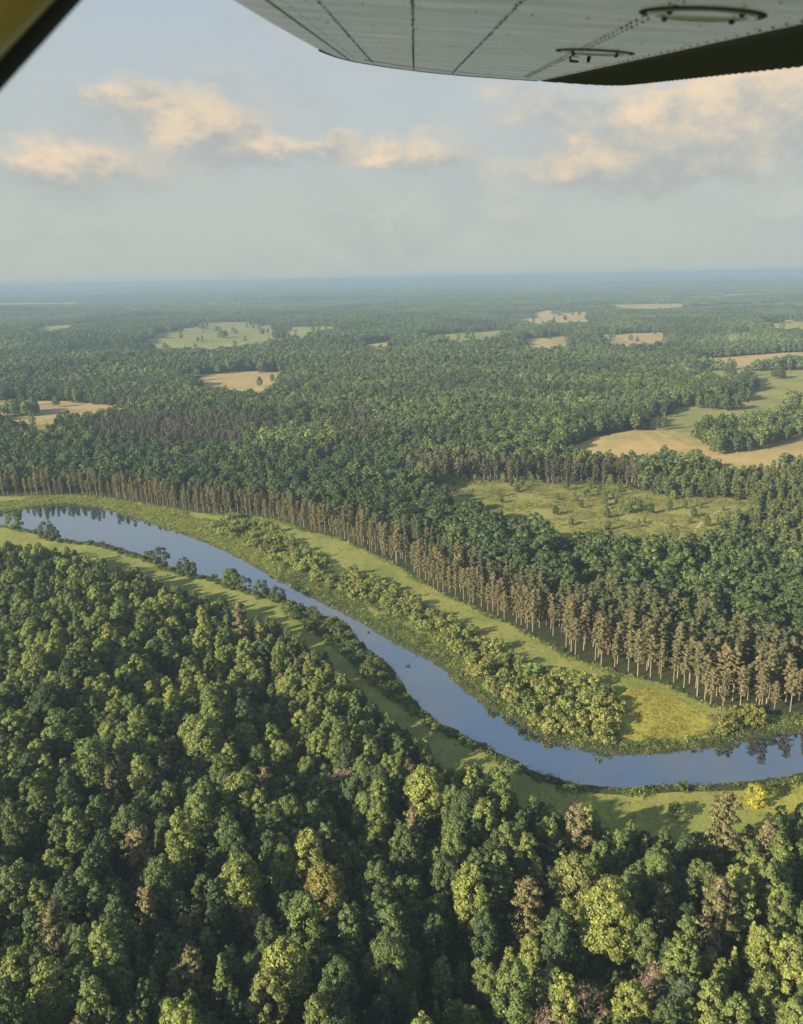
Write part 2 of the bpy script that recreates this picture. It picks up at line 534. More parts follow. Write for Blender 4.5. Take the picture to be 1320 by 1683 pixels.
def draped(name, outline, material, lift, step, **props):
    bm = bmesh.new()
    f = bm.faces.new([bm.verts.new((x, y, 0)) for x, y in outline])
    bm.normal_update()
    if f.normal.z < 0:
        f.normal_flip()
    lo, hi = outline.min(0), outline.max(0)
    for ax in (0, 1):
        v = lo[ax] + step
        while v < hi[ax]:
            co = [0, 0, 0]; no = [0, 0, 0]
            co[ax] = v; no[ax] = 1
            bmesh.ops.bisect_plane(bm, geom=bm.verts[:] + bm.edges[:] + bm.faces[:], plane_co=co, plane_no=no)
            v += step
    bmesh.ops.triangulate(bm, faces=bm.faces[:])
    xy = np.array([v.co[:2] for v in bm.verts])
    zz = terrain(xy[:, 0], xy[:, 1]) + lift
    for v, z in zip(bm.verts, zz):
        v.co.z = z
    me = bpy.data.meshes.new(name)
    bm.to_mesh(me); bm.free()
    me.materials.append(material)
    return link(name, me, **props)


for k in FIELDS:
    for o_, (p, mm) in zip(OUTLINES[k], FIELDS[k]):
        dist = np.hypot(*o_.mean(0))
        draped(k, o_, mm, 0.15 if dist < 700 else (0.4 if dist < 1300 else 0.9), max(6, dist / 80), kind='structure')


def ribbon(name, pts, width, lift, material, **props):
    c = smooth_line(pts, 8)
    a, b = offset_line(c, width / 2), offset_line(c, -width / 2)
    V = np.vstack([a, b])
    z = terrain(V[:, 0], V[:, 1]) + lift
    k = len(c)
    F = [(i, i + k, i + k + 1, i + 1) for i in range(k - 1)]
    return link(name, new_mesh(name, np.column_stack([V, z]), F, [material]), **props)


ribbon('dirt_track', [(80, 544), (106, 531), (118, 529), (126, 521), (128, 508), (127, 495)], 1.4, 0.25, M_TRACK, kind='structure')
ribbon('dirt_track', [(153, 436), (160, 448), (170, 466), (184, 485), (200, 500), (214, 508)], 1.6, 0.25, M_TRACK, kind='structure')


# ------------------------------------------------------------------ plants
def unit(v):
    return v / np.maximum(np.linalg.norm(v, axis=-1, keepdims=True), 1e-9)


def cards(P, N, s, asp, g):
    """one small rhombic leaf spray per point"""
    k = len(P)
    N = unit(N)
    t = unit(np.cross(N, g.normal(size=(k, 3))))
    b = np.cross(N, t)
    s = np.broadcast_to(np.asarray(s, float), (k,))[:, None] * g.uniform(0.7, 1.3, (k, 1))
    a = g.uniform(0.6, 1.4, (k, 1))
    bend = N * s * g.uniform(-0.25, 0.15, (k, 1))
    V = np.stack([P + t * s + bend, P + b * s * asp * a, P - t * s * g.uniform(.6, 1, (k, 1)) + bend, P - b * s * asp * a], 1).reshape(-1, 3)
    F = np.arange(4 * k).reshape(k, 4)
    return V, F


def tube(pts, rad, sides=6):
    pts = np.asarray(pts, float)
    V, F = [], []
    for i, p in enumerate(pts):
        d = unit(pts[min(i + 1, len(pts) - 1)] - pts[max(i - 1, 0)])
        a = unit(np.cross(d, [0.31, 0.87, 0.11])); b = np.cross(d, a)
        for k in range(sides):
            th = 2 * math.pi * k / sides
            V.append(p + rad[i] * (a * math.cos(th) + b * math.sin(th)))
    for i in range(len(pts) - 1):
        for k in range(sides):
            F.append((i * sides + k, i * sides + (k + 1) % sides, (i + 1) * sides + (k + 1) % sides, (i + 1) * sides + k))
    return np.array(V), np.array(F)


def join(parts):
    V, F, o = [], [], 0
    for v, f in parts:
        V.append(v); F.append(f + o); o += len(v)
    return np.vstack(V), np.vstack(F)


def sphere_dirs(k, g):
    return unit(g.normal(size=(k, 3)))


def broadleaf(seed, H=16., Rc=3.2, base=0.22, shape='oval', lod=0, nl=30):
    """returns crown (V,F) and trunk (V,F); the crown is many leafy boughs"""
    g = np.random.default_rng(seed)
    zb, zt = H * base, H
    mul = (1.0, 0.28, 0.09)[lod]
    cs_ = (0.28, 0.62, 1.1)[lod]
    nl = (nl, int(nl * .7), int(nl * .45))[lod]
    P, N = [], []
    tips = []
    for i in range(nl):
        v = (i + g.uniform(0.2, .8)) / nl
        if shape == 'oval':
            prof = math.sin(math.pi * (0.13 + 0.77 * v)) ** 0.7
        elif shape == 'round':
            prof = math.sin(math.pi * (0.17 + 0.76 * v)) ** 0.6
        elif shape == 'cone':
            prof = (1.0 - v) ** 0.75 * min(1, v * 5 + .5)
        else:
            prof = math.sin(math.pi * (0.25 + 0.68 * v)) ** 0.5
        th = i * 2.399 + g.uniform(-.5, .5)
        rl = Rc * g.uniform(0.2, 0.42) * (0.55 + 0.45 * prof)
        rr = max(0, Rc * prof - rl * 0.75) * g.uniform(0.72, 1.14)
        c = np.array([rr * math.cos(th), rr * math.sin(th), zb + (zt - zb) * v * 0.93 + g.uniform(-.3, .3)])
        tips.append(c)
        k = int((165 if lod == 0 else 105) * (rl / 1.2) ** 2 * mul) + 5
        d = sphere_dirs(k * 2, g)
        outd = unit(np.array([[c[0], c[1], 0.5 * (c[2] - (zb + zt) / 2) + 1.2]]))[0]
        keep = (d @ outd) > g.uniform(-1.0, 0.15, k * 2)
        d = d[keep][:k]
        q = d * np.array([1, 1, 0.85]) * rl * g.uniform(0.72, 1.1, (len(d), 1)) ** 1.0
        P.append(c + q)
        N.append(d + 0.45 * outd + g.normal(size=d.shape) * 0.42)
    P, N = np.vstack(P), np.vstack(N)
    cr = cards(P, N, cs_, 0.62, g)
    wob = g.uniform(-.3, .3, (4, 2))
    tr = [tube([(0, 0, -0.6), (wob[0, 0], wob[0, 1], H * .3), (wob[1, 0], wob[1, 1], H * .6), (wob[2, 0] * .5, wob[2, 1] * .5, H * .9)], [.028 * H * .6, .02 * H * .6, .012 * H * .6, .02], 7 if lod == 0 else 4)]
    if lod == 0:
        for c in tips[2::3]:
            z0 = max(H * .18, c[2] - 2.6)
            tr.append(tube([(0, 0, z0), c * np.array([.5, .5, 0]) + [0, 0, (z0 + c[2]) / 2], c], [.1, .06, .025], 4))
    return cr, join(tr)


def pine(seed, H=21., Rc=2.9, base=0.42, lod=0, nb=30):
    g = np.random.default_rng(seed)
    P, N = [], []
    tr = [tube([(0, 0, -0.6), (g.uniform(-.2, .2), g.uniform(-.2, .2), H * .5), (0, 0, H * .98)], [.24, .17, .03], 7 if lod == 0 else 4)]
    mul = (1.0, 0.34, 0.13)[lod]
    nb = (nb, int(nb * .75), int(nb * .5))[lod]
    for i in range(nb):
        v = (i + .5) / nb
        z = H * (base + (1 - base) * v * .97)
        Lb = Rc * (1.03 - v) ** 0.42 * min(1, .5 + v * 2.0) * g.uniform(0.5, 1.2)
        th = i * 2.399 + g.uniform(-.6, .6)
        rise = g.uniform(-.15, .3) * Lb
        d = np.array([math.cos(th), math.sin(th), 0])
        end = d * Lb + [0, 0, z + rise]
        if lod == 0:
            tr.append(tube([(0, 0, z - .1), d * Lb * .5 + [0, 0, z + rise * .3], end], [.06, .045, .02], 3))
        for t in ((0.98, .68, .38) if lod < 2 else (.8,)):
            c = np.array([0, 0, z]) * (1 - t) + end * t + g.normal(size=3) * .2
            rl = g.uniform(.42, .72) * (1.25 if lod == 2 else 1)
            k = int(34 * mul) + 3
            dd = sphere_dirs(k, g)
            P.append(c + dd * rl * np.array([1.15, 1.15, .7]) * g.uniform(.5, 1.05, (k, 1)))
            N.append(dd + [0, 0, .55] + .5 * d + g.normal(size=(k, 3)) * .4)
    P, N = np.vstack(P), np.vstack(N)
    return cards(P, N, (0.3, .55, 0.95)[lod], .42, g), join(tr)


def bare_tree(seed, H=13.):
    g = np.random.default_rng(seed)
    tr, P, N = [], [], []

    def grow(p, d, ln, r, lev):
        q = p + d * ln
        tr.append(tube([p, (p + q) / 2 + g.normal(size=3) * ln * .05, q], [r, r * .8, r * .55], 5 if lev < 2 else 3))
        if lev >= 4:
            for _ in range(9):
                P.append(q + g.normal(size=3) * .3); N.append(g.normal(size=3) + [0, 0, .5])
            return
        for _ in range(3 if lev else 6):
            grow(p + d * ln * g.uniform(.55, 1), unit(d * .8 + g.normal(size=3) * .62 + [0, 0, .12]), ln * g.uniform(.5, .72), r * .55, lev + 1)
    grow(np.array([0, 0, -.5]), np.array([0, 0, 1.]), H * .5, .2, 0)
    return cards(np.array(P), np.array(N), .2, .3, g), join(tr)


def shrub(seed, H=3.2, Rc=2.2, lod=0):
    g = np.random.default_rng(seed)
    P, N, tr = [], [], []
    for i in range(14):
        th = i * 2.399; rr = Rc * math.sqrt((i + .5) / 14) * .78
        zc = H * g.uniform(.22, .72) * (1.15 - .7 * (rr / Rc) ** 2)
        c = np.array([rr * math.cos(th), rr * math.sin(th), zc])
        rl = g.uniform(.5, .95) * Rc * .42
        k = int(60 * (1, .3, .12)[lod]) + 4
        d = sphere_dirs(k, g); d[:, 2] = np.where(g.random(k) < .75, np.abs(d[:, 2]), d[:, 2])
        P.append(c + d * rl * g.uniform(.75, 1.1, (k, 1))); N.append(d + g.normal(size=d.shape) * .4)
        if lod == 0:
            tr.append(tube([(rr * .15 * math.cos(th), rr * .15 * math.sin(th), -.3), c * .6, c], [.06, .04, .02], 3))
    if not tr:
        tr.append(tube([(0, 0, -.3), (0, 0, H * .6)], [.08, .03], 4))
    return cards(np.vstack(P), np.vstack(N), (.24, .42, .7)[lod], .62, g), join(tr)


def tuft(seed, r=1.0, h=.7, k=60, s=.22):
    g = np.random.default_rng(seed)
    xy = g.normal(size=(k, 2)) * r * .55
    z = g.uniform(.05, 1, k) * h * np.exp(-(xy ** 2).sum(1) / (r * r))
    P = np.column_stack([xy, z])
    return cards(P, np.column_stack([xy * .6, np.full(k, .6)]) + g.normal(size=(k, 3)) * .5, s, .5, g)


def patch(seed, size=60., n=44, kind='mix'):
    """a far piece of woodland: separate low crowns"""
    g = np.random.default_rng(seed)
    P, N, S = [], [], []
    for i in range(n):
        x, y = g.uniform(-size / 2, size / 2, 2)
        h = g.uniform(11, 19); r = g.uniform(3.2, 5.2)
        k = 26
        d = sphere_dirs(k, g); d[:, 2] = np.abs(d[:, 2]) * 1.0
        P.append(np.array([x, y, h - r * 1.3]) + d * [r, r, r * 1.3] * g.uniform(.8, 1.05, (k, 1)))
        N.append(d + g.normal(size=d.shape) * .3); S.append(np.full(k, r * .42))
    # lower foliage closing the gaps
    k = 160
    P.append(np.column_stack([g.uniform(-size / 2, size / 2, (k, 2)), g.uniform(3, 9, k)])); N.append(g.normal(size=(k, 3)) * .5 + [0, 0, 1]); S.append(np.full(k, 2.6))
    return cards(np.vstack(P), np.vstack(N), np.concatenate(S), .75, g)


def leaf_mesh(name, vf, material, seed=0):
    me = new_mesh(name, vf[0], vf[1], [material])
    g = np.random.default_rng(seed)
    a = me.attributes.new('leafvar', 'FLOAT', 'FACE')
    a.data.foreach_set('value', g.random(len(vf[1])).astype(np.float32))
    return me


def joined_mesh(name, crown, trunk, mleaf, mbark, seed=0):
    V, F = join([crown, trunk])
    me = new_mesh(name, V, F, [mleaf, mbark])
    mi = np.zeros(len(F), np.int32); mi[len(crown[1]):] = 1
    me.polygons.foreach_set('material_index', mi)
    a = me.attributes.new('leafvar', 'FLOAT', 'FACE')
    a.data.foreach_set('value', np.random.default_rng(seed).random(len(F)).astype(np.float32))
    return me


# species table: (generator, leaf material, bark material, height, radius)
SPEC = []
for i, (h, r, b, s) in enumerate([(16, 2.6, .2, 'oval'), (18, 3.1, .24, 'oval'), (15, 2.3, .18, 'oval'), (17, 3.1, .22, 'oval'), (15, 3.7, .22, 'round'), (16, 4.2, .25, 'round'), (14, 3.5, .2, 'round'), (17, 4.8, .25, 'broad'), (15, 2.1, .15, 'oval'), (13, 2.5, .12, 'cone')]):
    SPEC.append(dict(f=lambda lod, i=i, h=h, r=r, b=b, s=s: broadleaf(100 + i, h, r, b, s, lod, 56 if s == 'broad' else 42), leaf=M_LEAF, bark=M_BARK, h=h, r=r, kind='broad', shape=s))
for i, (h, r, b) in enumerate([(21, 2.9, .26), (23, 3.2, .36), (20, 2.8, .3), (22, 3.4, .42)]):
    SPEC.append(dict(f=lambda lod, i=i, h=h, r=r, b=b: pine(200 + i, h, r, b, lod, 36), leaf=M_NEEDLE, bark=M_PBARK, h=h, r=r, kind='pine', shape='pine'))
for i, (h, r) in enumerate([(14, 3.3), (15, 3.8), (12, 2.5)]):       # forest pines with deep crowns
    SPEC.append(dict(f=lambda lod, i=i, h=h, r=r: pine(230 + i, h, r, .16, lod, 44), leaf=M_NEEDLE, bark=M_PBARK, h=h, r=r, kind='pine', shape='bushy'))
BROAD = list(range(10)); ROWPINE = [10, 11, 12, 13]; BUSHPINE = [14, 15, 16]


def make_collection(name, meshes):
    c = bpy.data.collections.new(name)
    for i, me in enumerate(meshes):
        o = bpy.data.objects.new('%s_%02d' % (name, i), me)
        c.objects.link(o)
    return c


LODS = []
for lod in range(3):
    ms = []
    for i, s in enumerate(SPEC):
        cr, tr = s['f'](lod)
        ms.append(joined_mesh('tree_%d_%02d' % (lod, i), cr, tr, s['leaf'], s['bark'], i))
    LODS.append(make_collection('tree_kinds_%d' % lod, ms))
C_PATCH = make_collection('woodland', [leaf_mesh('woodland_%02d' % i, patch(300 + i), M_LEAF, i) for i in range(5)])
C_SHRUB = make_collection('shrubs', [joined_mesh('shrub_%02d' % i, *shrub(400 + i, 2.6 + .3 * i, 1.9 + .2 * i, 1), M_LEAF, M_BARK, i) for i in range(4)])
C_TUFT = make_collection('tufts', [leaf_mesh('tuft_%02d' % i, tuft(500 + i, 1.0 + .2 * i, .7 + .12 * i), M_LEAF, i) for i in range(4)])


def scatter(name, collection, P, rot, scale, pick, tint, **props):
    """one stuff object: many plants that nobody could count"""
    me = bpy.data.meshes.new(name)
    k = len(P)
    me.vertices.add(k)
    me.vertices.foreach_set('co', np.asarray(P, np.float32).ravel())
    for nm, ty, key, dat in (('rot', 'FLOAT', 'value', rot), ('size', 'FLOAT_VECTOR', 'vector', scale), ('pick', 'INT', 'value', pick), ('tint', 'FLOAT_VECTOR', 'vector', tint)):
        a = me.attributes.new(nm, ty, 'POINT')
        a.data.foreach_set(key, np.asarray(dat, np.int32 if ty == 'INT' else np.float32).ravel())
    o = link(name, me, kind='stuff', **props)
    ng = bpy.data.node_groups.new(name + '_nodes', 'GeometryNodeTree')
    ng.interface.new_socket('Geometry', in_out='INPUT', socket_type='NodeSocketGeometry')
    ng.interface.new_socket('Geometry', in_out='OUTPUT', socket_type='NodeSocketGeometry')
    N = ng.nodes
    gi, go = N.new('NodeGroupInput'), N.new('NodeGroupOutput')
    iop = N.new('GeometryNodeInstanceOnPoints')
    ci = N.new('GeometryNodeCollectionInfo')
    ci.inputs['Collection'].default_value = collection
    ci.inputs['Separate Children'].default_value = True
    ci.inputs['Reset Children'].default_value = True
    iop.inputs['Pick Instance'].default_value = True
    ln = ng.links.new

    def att(nm, ty):
        a = N.new('GeometryNodeInputNamedAttribute'); a.data_type = ty; a.inputs['Name'].default_value = nm
        return a.outputs['Attribute']
    ln(gi.outputs[0], iop.inputs['Points']); ln(ci.outputs[0], iop.inputs['Instance'])
    ln(att('pick', 'INT'), iop.inputs['Instance Index'])
    cx = N.new('ShaderNodeCombineXYZ'); ln(att('rot', 'FLOAT'), cx.inputs[2])
    ln(cx.outputs[0], iop.inputs['Rotation'])
    ln(att('size', 'FLOAT_VECTOR'), iop.inputs['Scale'])
    ln(iop.outputs[0], go.inputs[0])
    md = o.modifiers.new('scatter', 'NODES'); md.node_group = ng
    return o


# leaf colours (linear albedo)
C_DARK, C_MID, C_LIGHT, C_LIME = map(np.array, [(.048, .075, .031), (.092, .126, .042), (.155, .188, .056), (.19, .22, .06)])
C_OLIVE, C_BROWN, C_BLUE = map(np.array, [(.125, .118, .052), (.155, .138, .068), (.062, .085, .045)])


def tint_mix(x, y, g, light=0.0):
    """colour patches that follow the stands of trees"""
    k = len(x)
    a = waves(x, y, 60, 21) * .55 + waves(x, y, 240, 22) * .5 + g.normal(size=k) * .95 + light
    t = np.empty((k, 3))
    t[:] = C_MID
    f = np.clip(a, 0, 2)[:, None] / 2
    t = t + (C_LIGHT - t) * np.minimum(f * 1.5, 1)
    t = np.where((a > 1.55)[:, None], C_LIME * .9, t)
    f = np.clip(-a, 0, 1.4)[:, None] / 1.4
    t = t + (C_DARK - t) * f
    return t * g.uniform(.85, 1.18, (k, 1))


def jitter_grid(x0, x1, y0, y1, s, g):
    X, Y = np.meshgrid(np.arange(x0, x1, s), np.arange(y0, y1, s))
    X = X + g.uniform(-.38, .38, X.shape) * s
    Y = Y + g.uniform(-.38, .38, Y.shape) * s
    return X.ravel(), Y.ravel()


CAM_I = CAM_M.inverted()
CI = np.array(CAM_I)


def to_picture(x, y, z):
    v = np.stack([x, y, z, np.ones_like(x)], -1) @ CI.T
    f = 19.964 / 24.0 * 1683
    return 660 + f * v[..., 0] / -v[..., 2], 841.5 - f * v[..., 1] / -v[..., 2]


def in_view(x, y, mar=3.0):
    return np.abs(np.degrees(np.arctan2(x, y))) < 26.5 + mar + 300 / np.maximum(np.hypot(x, y), 30)


# ------------------------------------------------------------------ the trees one can tell apart in the near wood
# x, y, height, species, tint, short unique name used by neighbours, own label
LANDMARKS = [
    (40.8, 146.4, 1.24, 7, 'LIME', 'broad lime maple', 'broad lime-green maple with a round crown standing out in the lower right wood'),
    (36.9, 157.7, 1.3, 5, 'LIMEB', 'buttery broadleaf', 'buttery yellow-green broadleaf touching the broad lime maple from behind'),
    (24.9, 152.1, 1.24, 15, 'OLIVE', 'shaggy olive pine', 'shaggy olive pine with a pointed top left of the broad lime maple'),
    (19.5, 131.9, 1.27, 1, 'LIGHTB', 'plump light-green oval tree', 'plump light-green oval tree beside the pinkish bare tree'),
    (24.0, 131.4, 0.96, 'dead', 'PINK', 'pinkish bare tree', 'pinkish bare tree with dense twigs near the bottom edge'),
    (45.2, 135.7, 0.87, 'dead', 'TAN', 'tan bare crown', 'small tan bare crown alone below the broad lime maple'),
    (34.0, 132.0, 0.77, 'dead', 'PINK', 'pale bare tree', 'pale pink bare tree right of a bright pointed tree at the bottom'),
    (28.8, 129.0, 1.19, 8, 'LIME', 'bright pointed tree', 'bright green pointed tree between two pinkish bare trees'),
    (78.3, 163.4, 0.95, 4, 'LIME', 'round lime tree', 'round lime-green tree standing alone among dark pines at the right'),
    (69.6, 143.6, 1.01, 9, 'LIME', 'lime cone tree', 'narrow lime-green cone-shaped tree below the round lime tree'),
    (75.6, 176.4, 1.43, 15, 'OLIVE', 'olive pine at the meadow edge', 'bushy olive pine at the meadow edge below the bright yellow bush'),
    (84.8, 172.5, 1.16, 14, 'BROWN', 'rust-brown pine', 'rust-brown pine at the meadow edge near the right border'),
    (63.2, 146.1, 1.45, 15, 'OLIVE2', 'broad brownish pine', 'broad brownish pine between the round lime tree and the broad lime maple'),
    (54.5, 153.6, 1.2, 16, 'OLIVE2', 'slim brownish pine', 'slim brownish pine just right of the broad lime maple'),
    (4.9, 194.6, 1.3, 5, 'LIME', 'pale lime corner tree', 'pale lime broadleaf at the meadow corner where the forest narrows'),
    (17.0, 195.3, 1.2, 8, 'LIME', 'thin lime spire', 'thin lime-green spire of foliage at the near meadow edge'),
    (24.5, 191.9, 1.26, 0, 'LIGHTB', 'tall light tree by the meadow', 'tall light-green oval tree on the near meadow edge'),
    (40.7, 177.4, 1.3, 14, 'BROWN', 'tan-brown pine', 'tan-brown pine standing forward of the near meadow'),
    (13.2, 156.4, 1.34, 1, 'LIME', 'lime-topped oval tree', 'lime-topped oval tree in the middle of the lower wood'),
    (20.3, 161.3, 1.34, 8, 'LIGHTB', 'slender light tree', 'slender light-green tree right beside the lime-topped oval tree'),
    (-18.5, 161.8, 1.1, 5, 'GOLD', 'golden-topped tree', 'large tree with a golden-tinged top in the lower middle wood'),
    (-21.7, 147.5, 1.35, 1, 'LIGHTB', 'bright green oval tree', 'bright green oval tree below the golden-topped tree'),
    (-24.1, 135.8, 1.19, 5, 'LIME', 'big lime crown at the bottom', 'big lime-green crown near the bottom centre of the wood'),
    (-27.0, 130.4, 1.08, 4, 'LIMEB', 'lowest lime crown', 'yellow-green crown at the bottom edge below the big lime crown'),
    (-37.3, 160.7, 1.28, 5, 'LIGHT', 'wide fresh-green tree', 'wide fresh-green tree left of the golden-topped tree'),
    (-43.0, 189.9, 1.45, 1, 'LIGHT', 'full green hollow-side tree', 'full green oval tree beside the dark hollow in the wood'),
    (-34.4, 157.6, 0.93, 'dead', 'PINK', 'dull reddish bare tree', 'dull reddish bare tree under the wide fresh-green tree'),
    (-56.3, 155.0, 1.0, 14, 'BROWN', 'dusky brown pine', 'dusky brown pine in the dark left part of the wood'),
    (-36.8, 136.7, 1.21, 9, 'LIGHTB', 'yellow-green cone tree', 'yellow-green cone-shaped tree in the lower left wood'),
    (-66.7, 129.8, 1.17, 4, 'LIGHT', 'rounded tree in the left corner', 'rounded green tree in the bottom left corner'),
    (-77.1, 137.8, 0.97, 5, 'LIGHT', 'leafy crown on the left border', 'leafy green crown cut by the left border near the bottom'),
    (64.0, 138.7, 0.81, 9, 'LIME', 'little lime spire', 'little lime-green spire left of the yellowish tree on the right border'),
    (59.5, 139.0, 0.62, 4, 'LIME', 'small round bright tree', 'small round bright tree left of the little lime spire'),
    (72.4, 133.9, 1.13, 0, 'LIME', 'yellowish tree on the right border', 'yellowish lime tree on the right border'),
    (64.9, 126.9, 0.92, 5, 'LIGHT', 'broad green corner tree', 'broad fresh-green tree in the bottom right corner'),
    (40.7, 126.7, 0.97, 4, 'LIME', 'bright bottom-edge crown', 'bright green crown at the bottom edge under the tan bare crown'),
    (-60.0, 224.2, 1.45, 7, 'LIGHT', 'spreading green tree', 'spreading fresh-green tree in the left middle of the wood'),
    (-93.4, 259.6, 1.41, 4, 'LIGHTB', 'light tree on the left slope', 'light green round tree high on the left slope of the wood'),
    (-103.9, 229.2, 1.45, 4, 'LIGHTB', 'pale tree by the left border', 'pale green tree near the left border halfway up the wood'),
    (-85.5, 205.7, 1.45, 1, 'LIGHTB', 'pale oval tree on the left', 'pale green oval tree on the left below the light tree'),
    (-63.2, 306.8, 1.45, 15, 'BROWN', 'brown pine by the meadow strip', 'brown-tinged bushy pine beside the narrow meadow strip on the left'),
    (-53.9, 266.2, 1.45, 8, 'LIGHTB', 'slim light spire', 'slim light-green spire below the brown pine by the meadow strip'),
    (-7.0, 164.8, 1.24, 1, 'MID', 'central mid-green oval', 'mid-green oval tree in the centre of the lower wood'),
    (-4.1, 139.8, 1.13, 7, 'MID', 'massive dark-green tree', 'massive dark-green tree in the bottom centre right of the big lime crown'),
    (-63.2, 172.7, 1.45, 16, 'BROWN', 'dull brown conifer', 'dull brown conifer in the dark wood at the left'),
    (-18.0, 205.5, 1.25, 'dead', 'TAN', 'grey bare tree', 'greyish bare tree in the upper middle of the wood'),
    (-73.5, 147.5, 1.27, 14, 'OLIVE2', 'muted olive pine', 'muted olive pine in the dark left wood'),
    (-52.8, 172.4, 1.27, 1, 'LIGHT', 'fresh-green oval tree', 'fresh-green oval tree above the dusky brown pine'),
]

COLS = dict(LIME=C_LIME, LIMEB=np.array((.15, .168, .055)), LIGHT=C_LIGHT, LIGHTB=np.array((.12, .165, .05)), MID=C_MID, OLIVE=np.array((.14, .132, .055)), OLIVE2=C_OLIVE,
            BROWN=C_BROWN, PINK=np.array((.30, .215, .165)), TAN=np.array((.36, .27, .18)), GOLD=np.array((.165, .155, .05)))
PROTO = {}


def proto(si):
    """crown and trunk meshes shared by all trees of one kind"""
    if si not in PROTO:
        if si == 'dead':
            cr, tr = bare_tree(77, 13)
            PROTO[si] = (leaf_mesh('bare_twigs', cr, M_NEEDLE, 5), new_mesh('bare_limbs', tr[0], tr[1], [M_DEAD], True))
        elif isinstance(si, str):
            i = int(si[1:])
            cr, tr = shrub(600 + i, 3.2 + .3 * i, 2.2 + .15 * i, 0) if si[0] == 's' else broadleaf(650 + i, 7.0, 3.8, .02, ('oval', 'broad')[i % 2], 0, 15 + 2 * i)
            PROTO[si] = (leaf_mesh('shrub_crown', cr, M_LEAF, i), new_mesh('shrub_stems', tr[0], tr[1], [M_BARK], True))
        else:
            cr, tr = SPEC[si]['f'](0)
            PROTO[si] = (leaf_mesh('crown_mesh', cr, SPEC[si]['leaf'], si), new_mesh('trunk_mesh', tr[0], tr[1], [SPEC[si]['bark']], True))
    return PROTO[si]


def plant(name, si, x, y, z, sc, rot, tint, label, category, group, parts=('crown', 'trunk')):
    cm, tm = proto(si)
    e = bpy.data.objects.new(name, None)
    e.empty_display_size = .5
    e.location = (x, y, z)
    e.rotation_euler = (0, 0, rot)
    e.scale = sc
    COL.objects.link(e)
    e['label'] = label; e['category'] = category; e['group'] = group
    for nm, me in zip(parts, (cm, tm)):
        o = bpy.data.objects.new(nm, me)
        o.parent = e
        COL.objects.link(o)
        o['tint'] = [float(v) for v in tint]
    return e


def ordinal(i):
    return '%d%s' % (i, 'th' if 10 <= i % 100 <= 20 else {1: 'st', 2: 'nd', 3: 'rd'}.get(i % 10, 'th'))


# ---- sites in the near wood: landmarks first, then the rest keeps its distance
g = np.random.default_rng(5)
X, Y = jitter_grid(-420, 330, 70, 470, 4.35, g)
ok = inside(FRONT_WOOD, X, Y) & in_view(X, Y, 6) & (dist_line(FOREST_EDGE, X, Y) > 1.0 + 2.5 * g.random(len(X)))
X, Y = X[ok], Y[ok]
for lx, ly, lk, ls, lt, sh, lab in LANDMARKS:
    rr = (SPEC[ls]['r'] if ls != 'dead' else 3.0) * lk
    dd = np.hypot(X - lx, Y - ly)
    # keep the crown itself free, and its view towards the camera
    kx, ky = X - lx, Y - ly
    ln_ = math.hypot(lx, ly)
    along = -(kx * lx + ky * ly) / ln_
    side = np.abs(kx * ly - ky * lx) / ln_
    keep = (dd > rr * 0.85 + 1.7) & ~((along > 0) & (along < 8 + 2 * rr) & (side < rr * .6) & (g.random(len(X)) < .8))
    X, Y = X[keep], Y[keep]
# small gaps where the wood is open and dark
gap = (waves(X, Y, 38, 41) > 1.75)
X, Y = X[~gap], Y[~gap]
k = len(X)
pn = waves(X, Y, 90, 31) + g.normal(size=k) * .8 - .35 - .012 * (X + 20) * 0
pinew = pn > .95
sp = np.where(pinew, g.choice(BUSHPINE, k), g.choice(BROAD, k, p=[.19, .15, .17, .14, .11, .06, .09, .02, .05, .02]))
edge_d = dist_line(FOREST_EDGE, X, Y)
sc = np.where(g.random(k) < .3, g.uniform(.5, .75, k), g.uniform(.74, 1.12, k)) * (.62 + .38 * sstep(2, 30, edge_d))
shade = -.9 * sstep(-12, -45, X) * sstep(225, 165, Y)          # darker leaf tint for the stand at lower left
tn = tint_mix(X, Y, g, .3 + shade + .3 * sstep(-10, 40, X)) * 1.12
pt = C_OLIVE + (C_BROWN - C_OLIVE) * g.random((k, 1)) * .7
pt = np.where((g.random(k) < .4)[:, None], C_BLUE, pt)
tn = np.where(pinew[:, None], pt * g.uniform(.75, 1.15, (k, 1)), tn)
Z = terrain(X, Y) - .2
hh = np.array([SPEC[s]['h'] for s in sp]) * sc
PX, PY = to_picture(X, Y, Z + hh * .62)
frame = (PX > -15) & (PX < 1335) & (PY < 1705) & (PY > 0)
slant = np.sqrt(X ** 2 + Y ** 2 + (CAM_H - Z - hh) ** 2)
size_px = np.array([SPEC[s]['r'] for s in sp]) * sc / slant
order = np.argsort(-size_px)
nb_lm = sum(1 for l in LANDMARKS if l[3] in BROAD)
np_lm = sum(1 for l in LANDMARKS if l[3] in BUSHPINE)
things_b = [i for i in order if frame[i] and not pinew[i]][:298 - nb_lm]
things_p = [i for i in order if frame[i] and pinew[i]][:95 - np_lm]
pickset = np.zeros(k, bool); pickset[things_b + things_p] = True

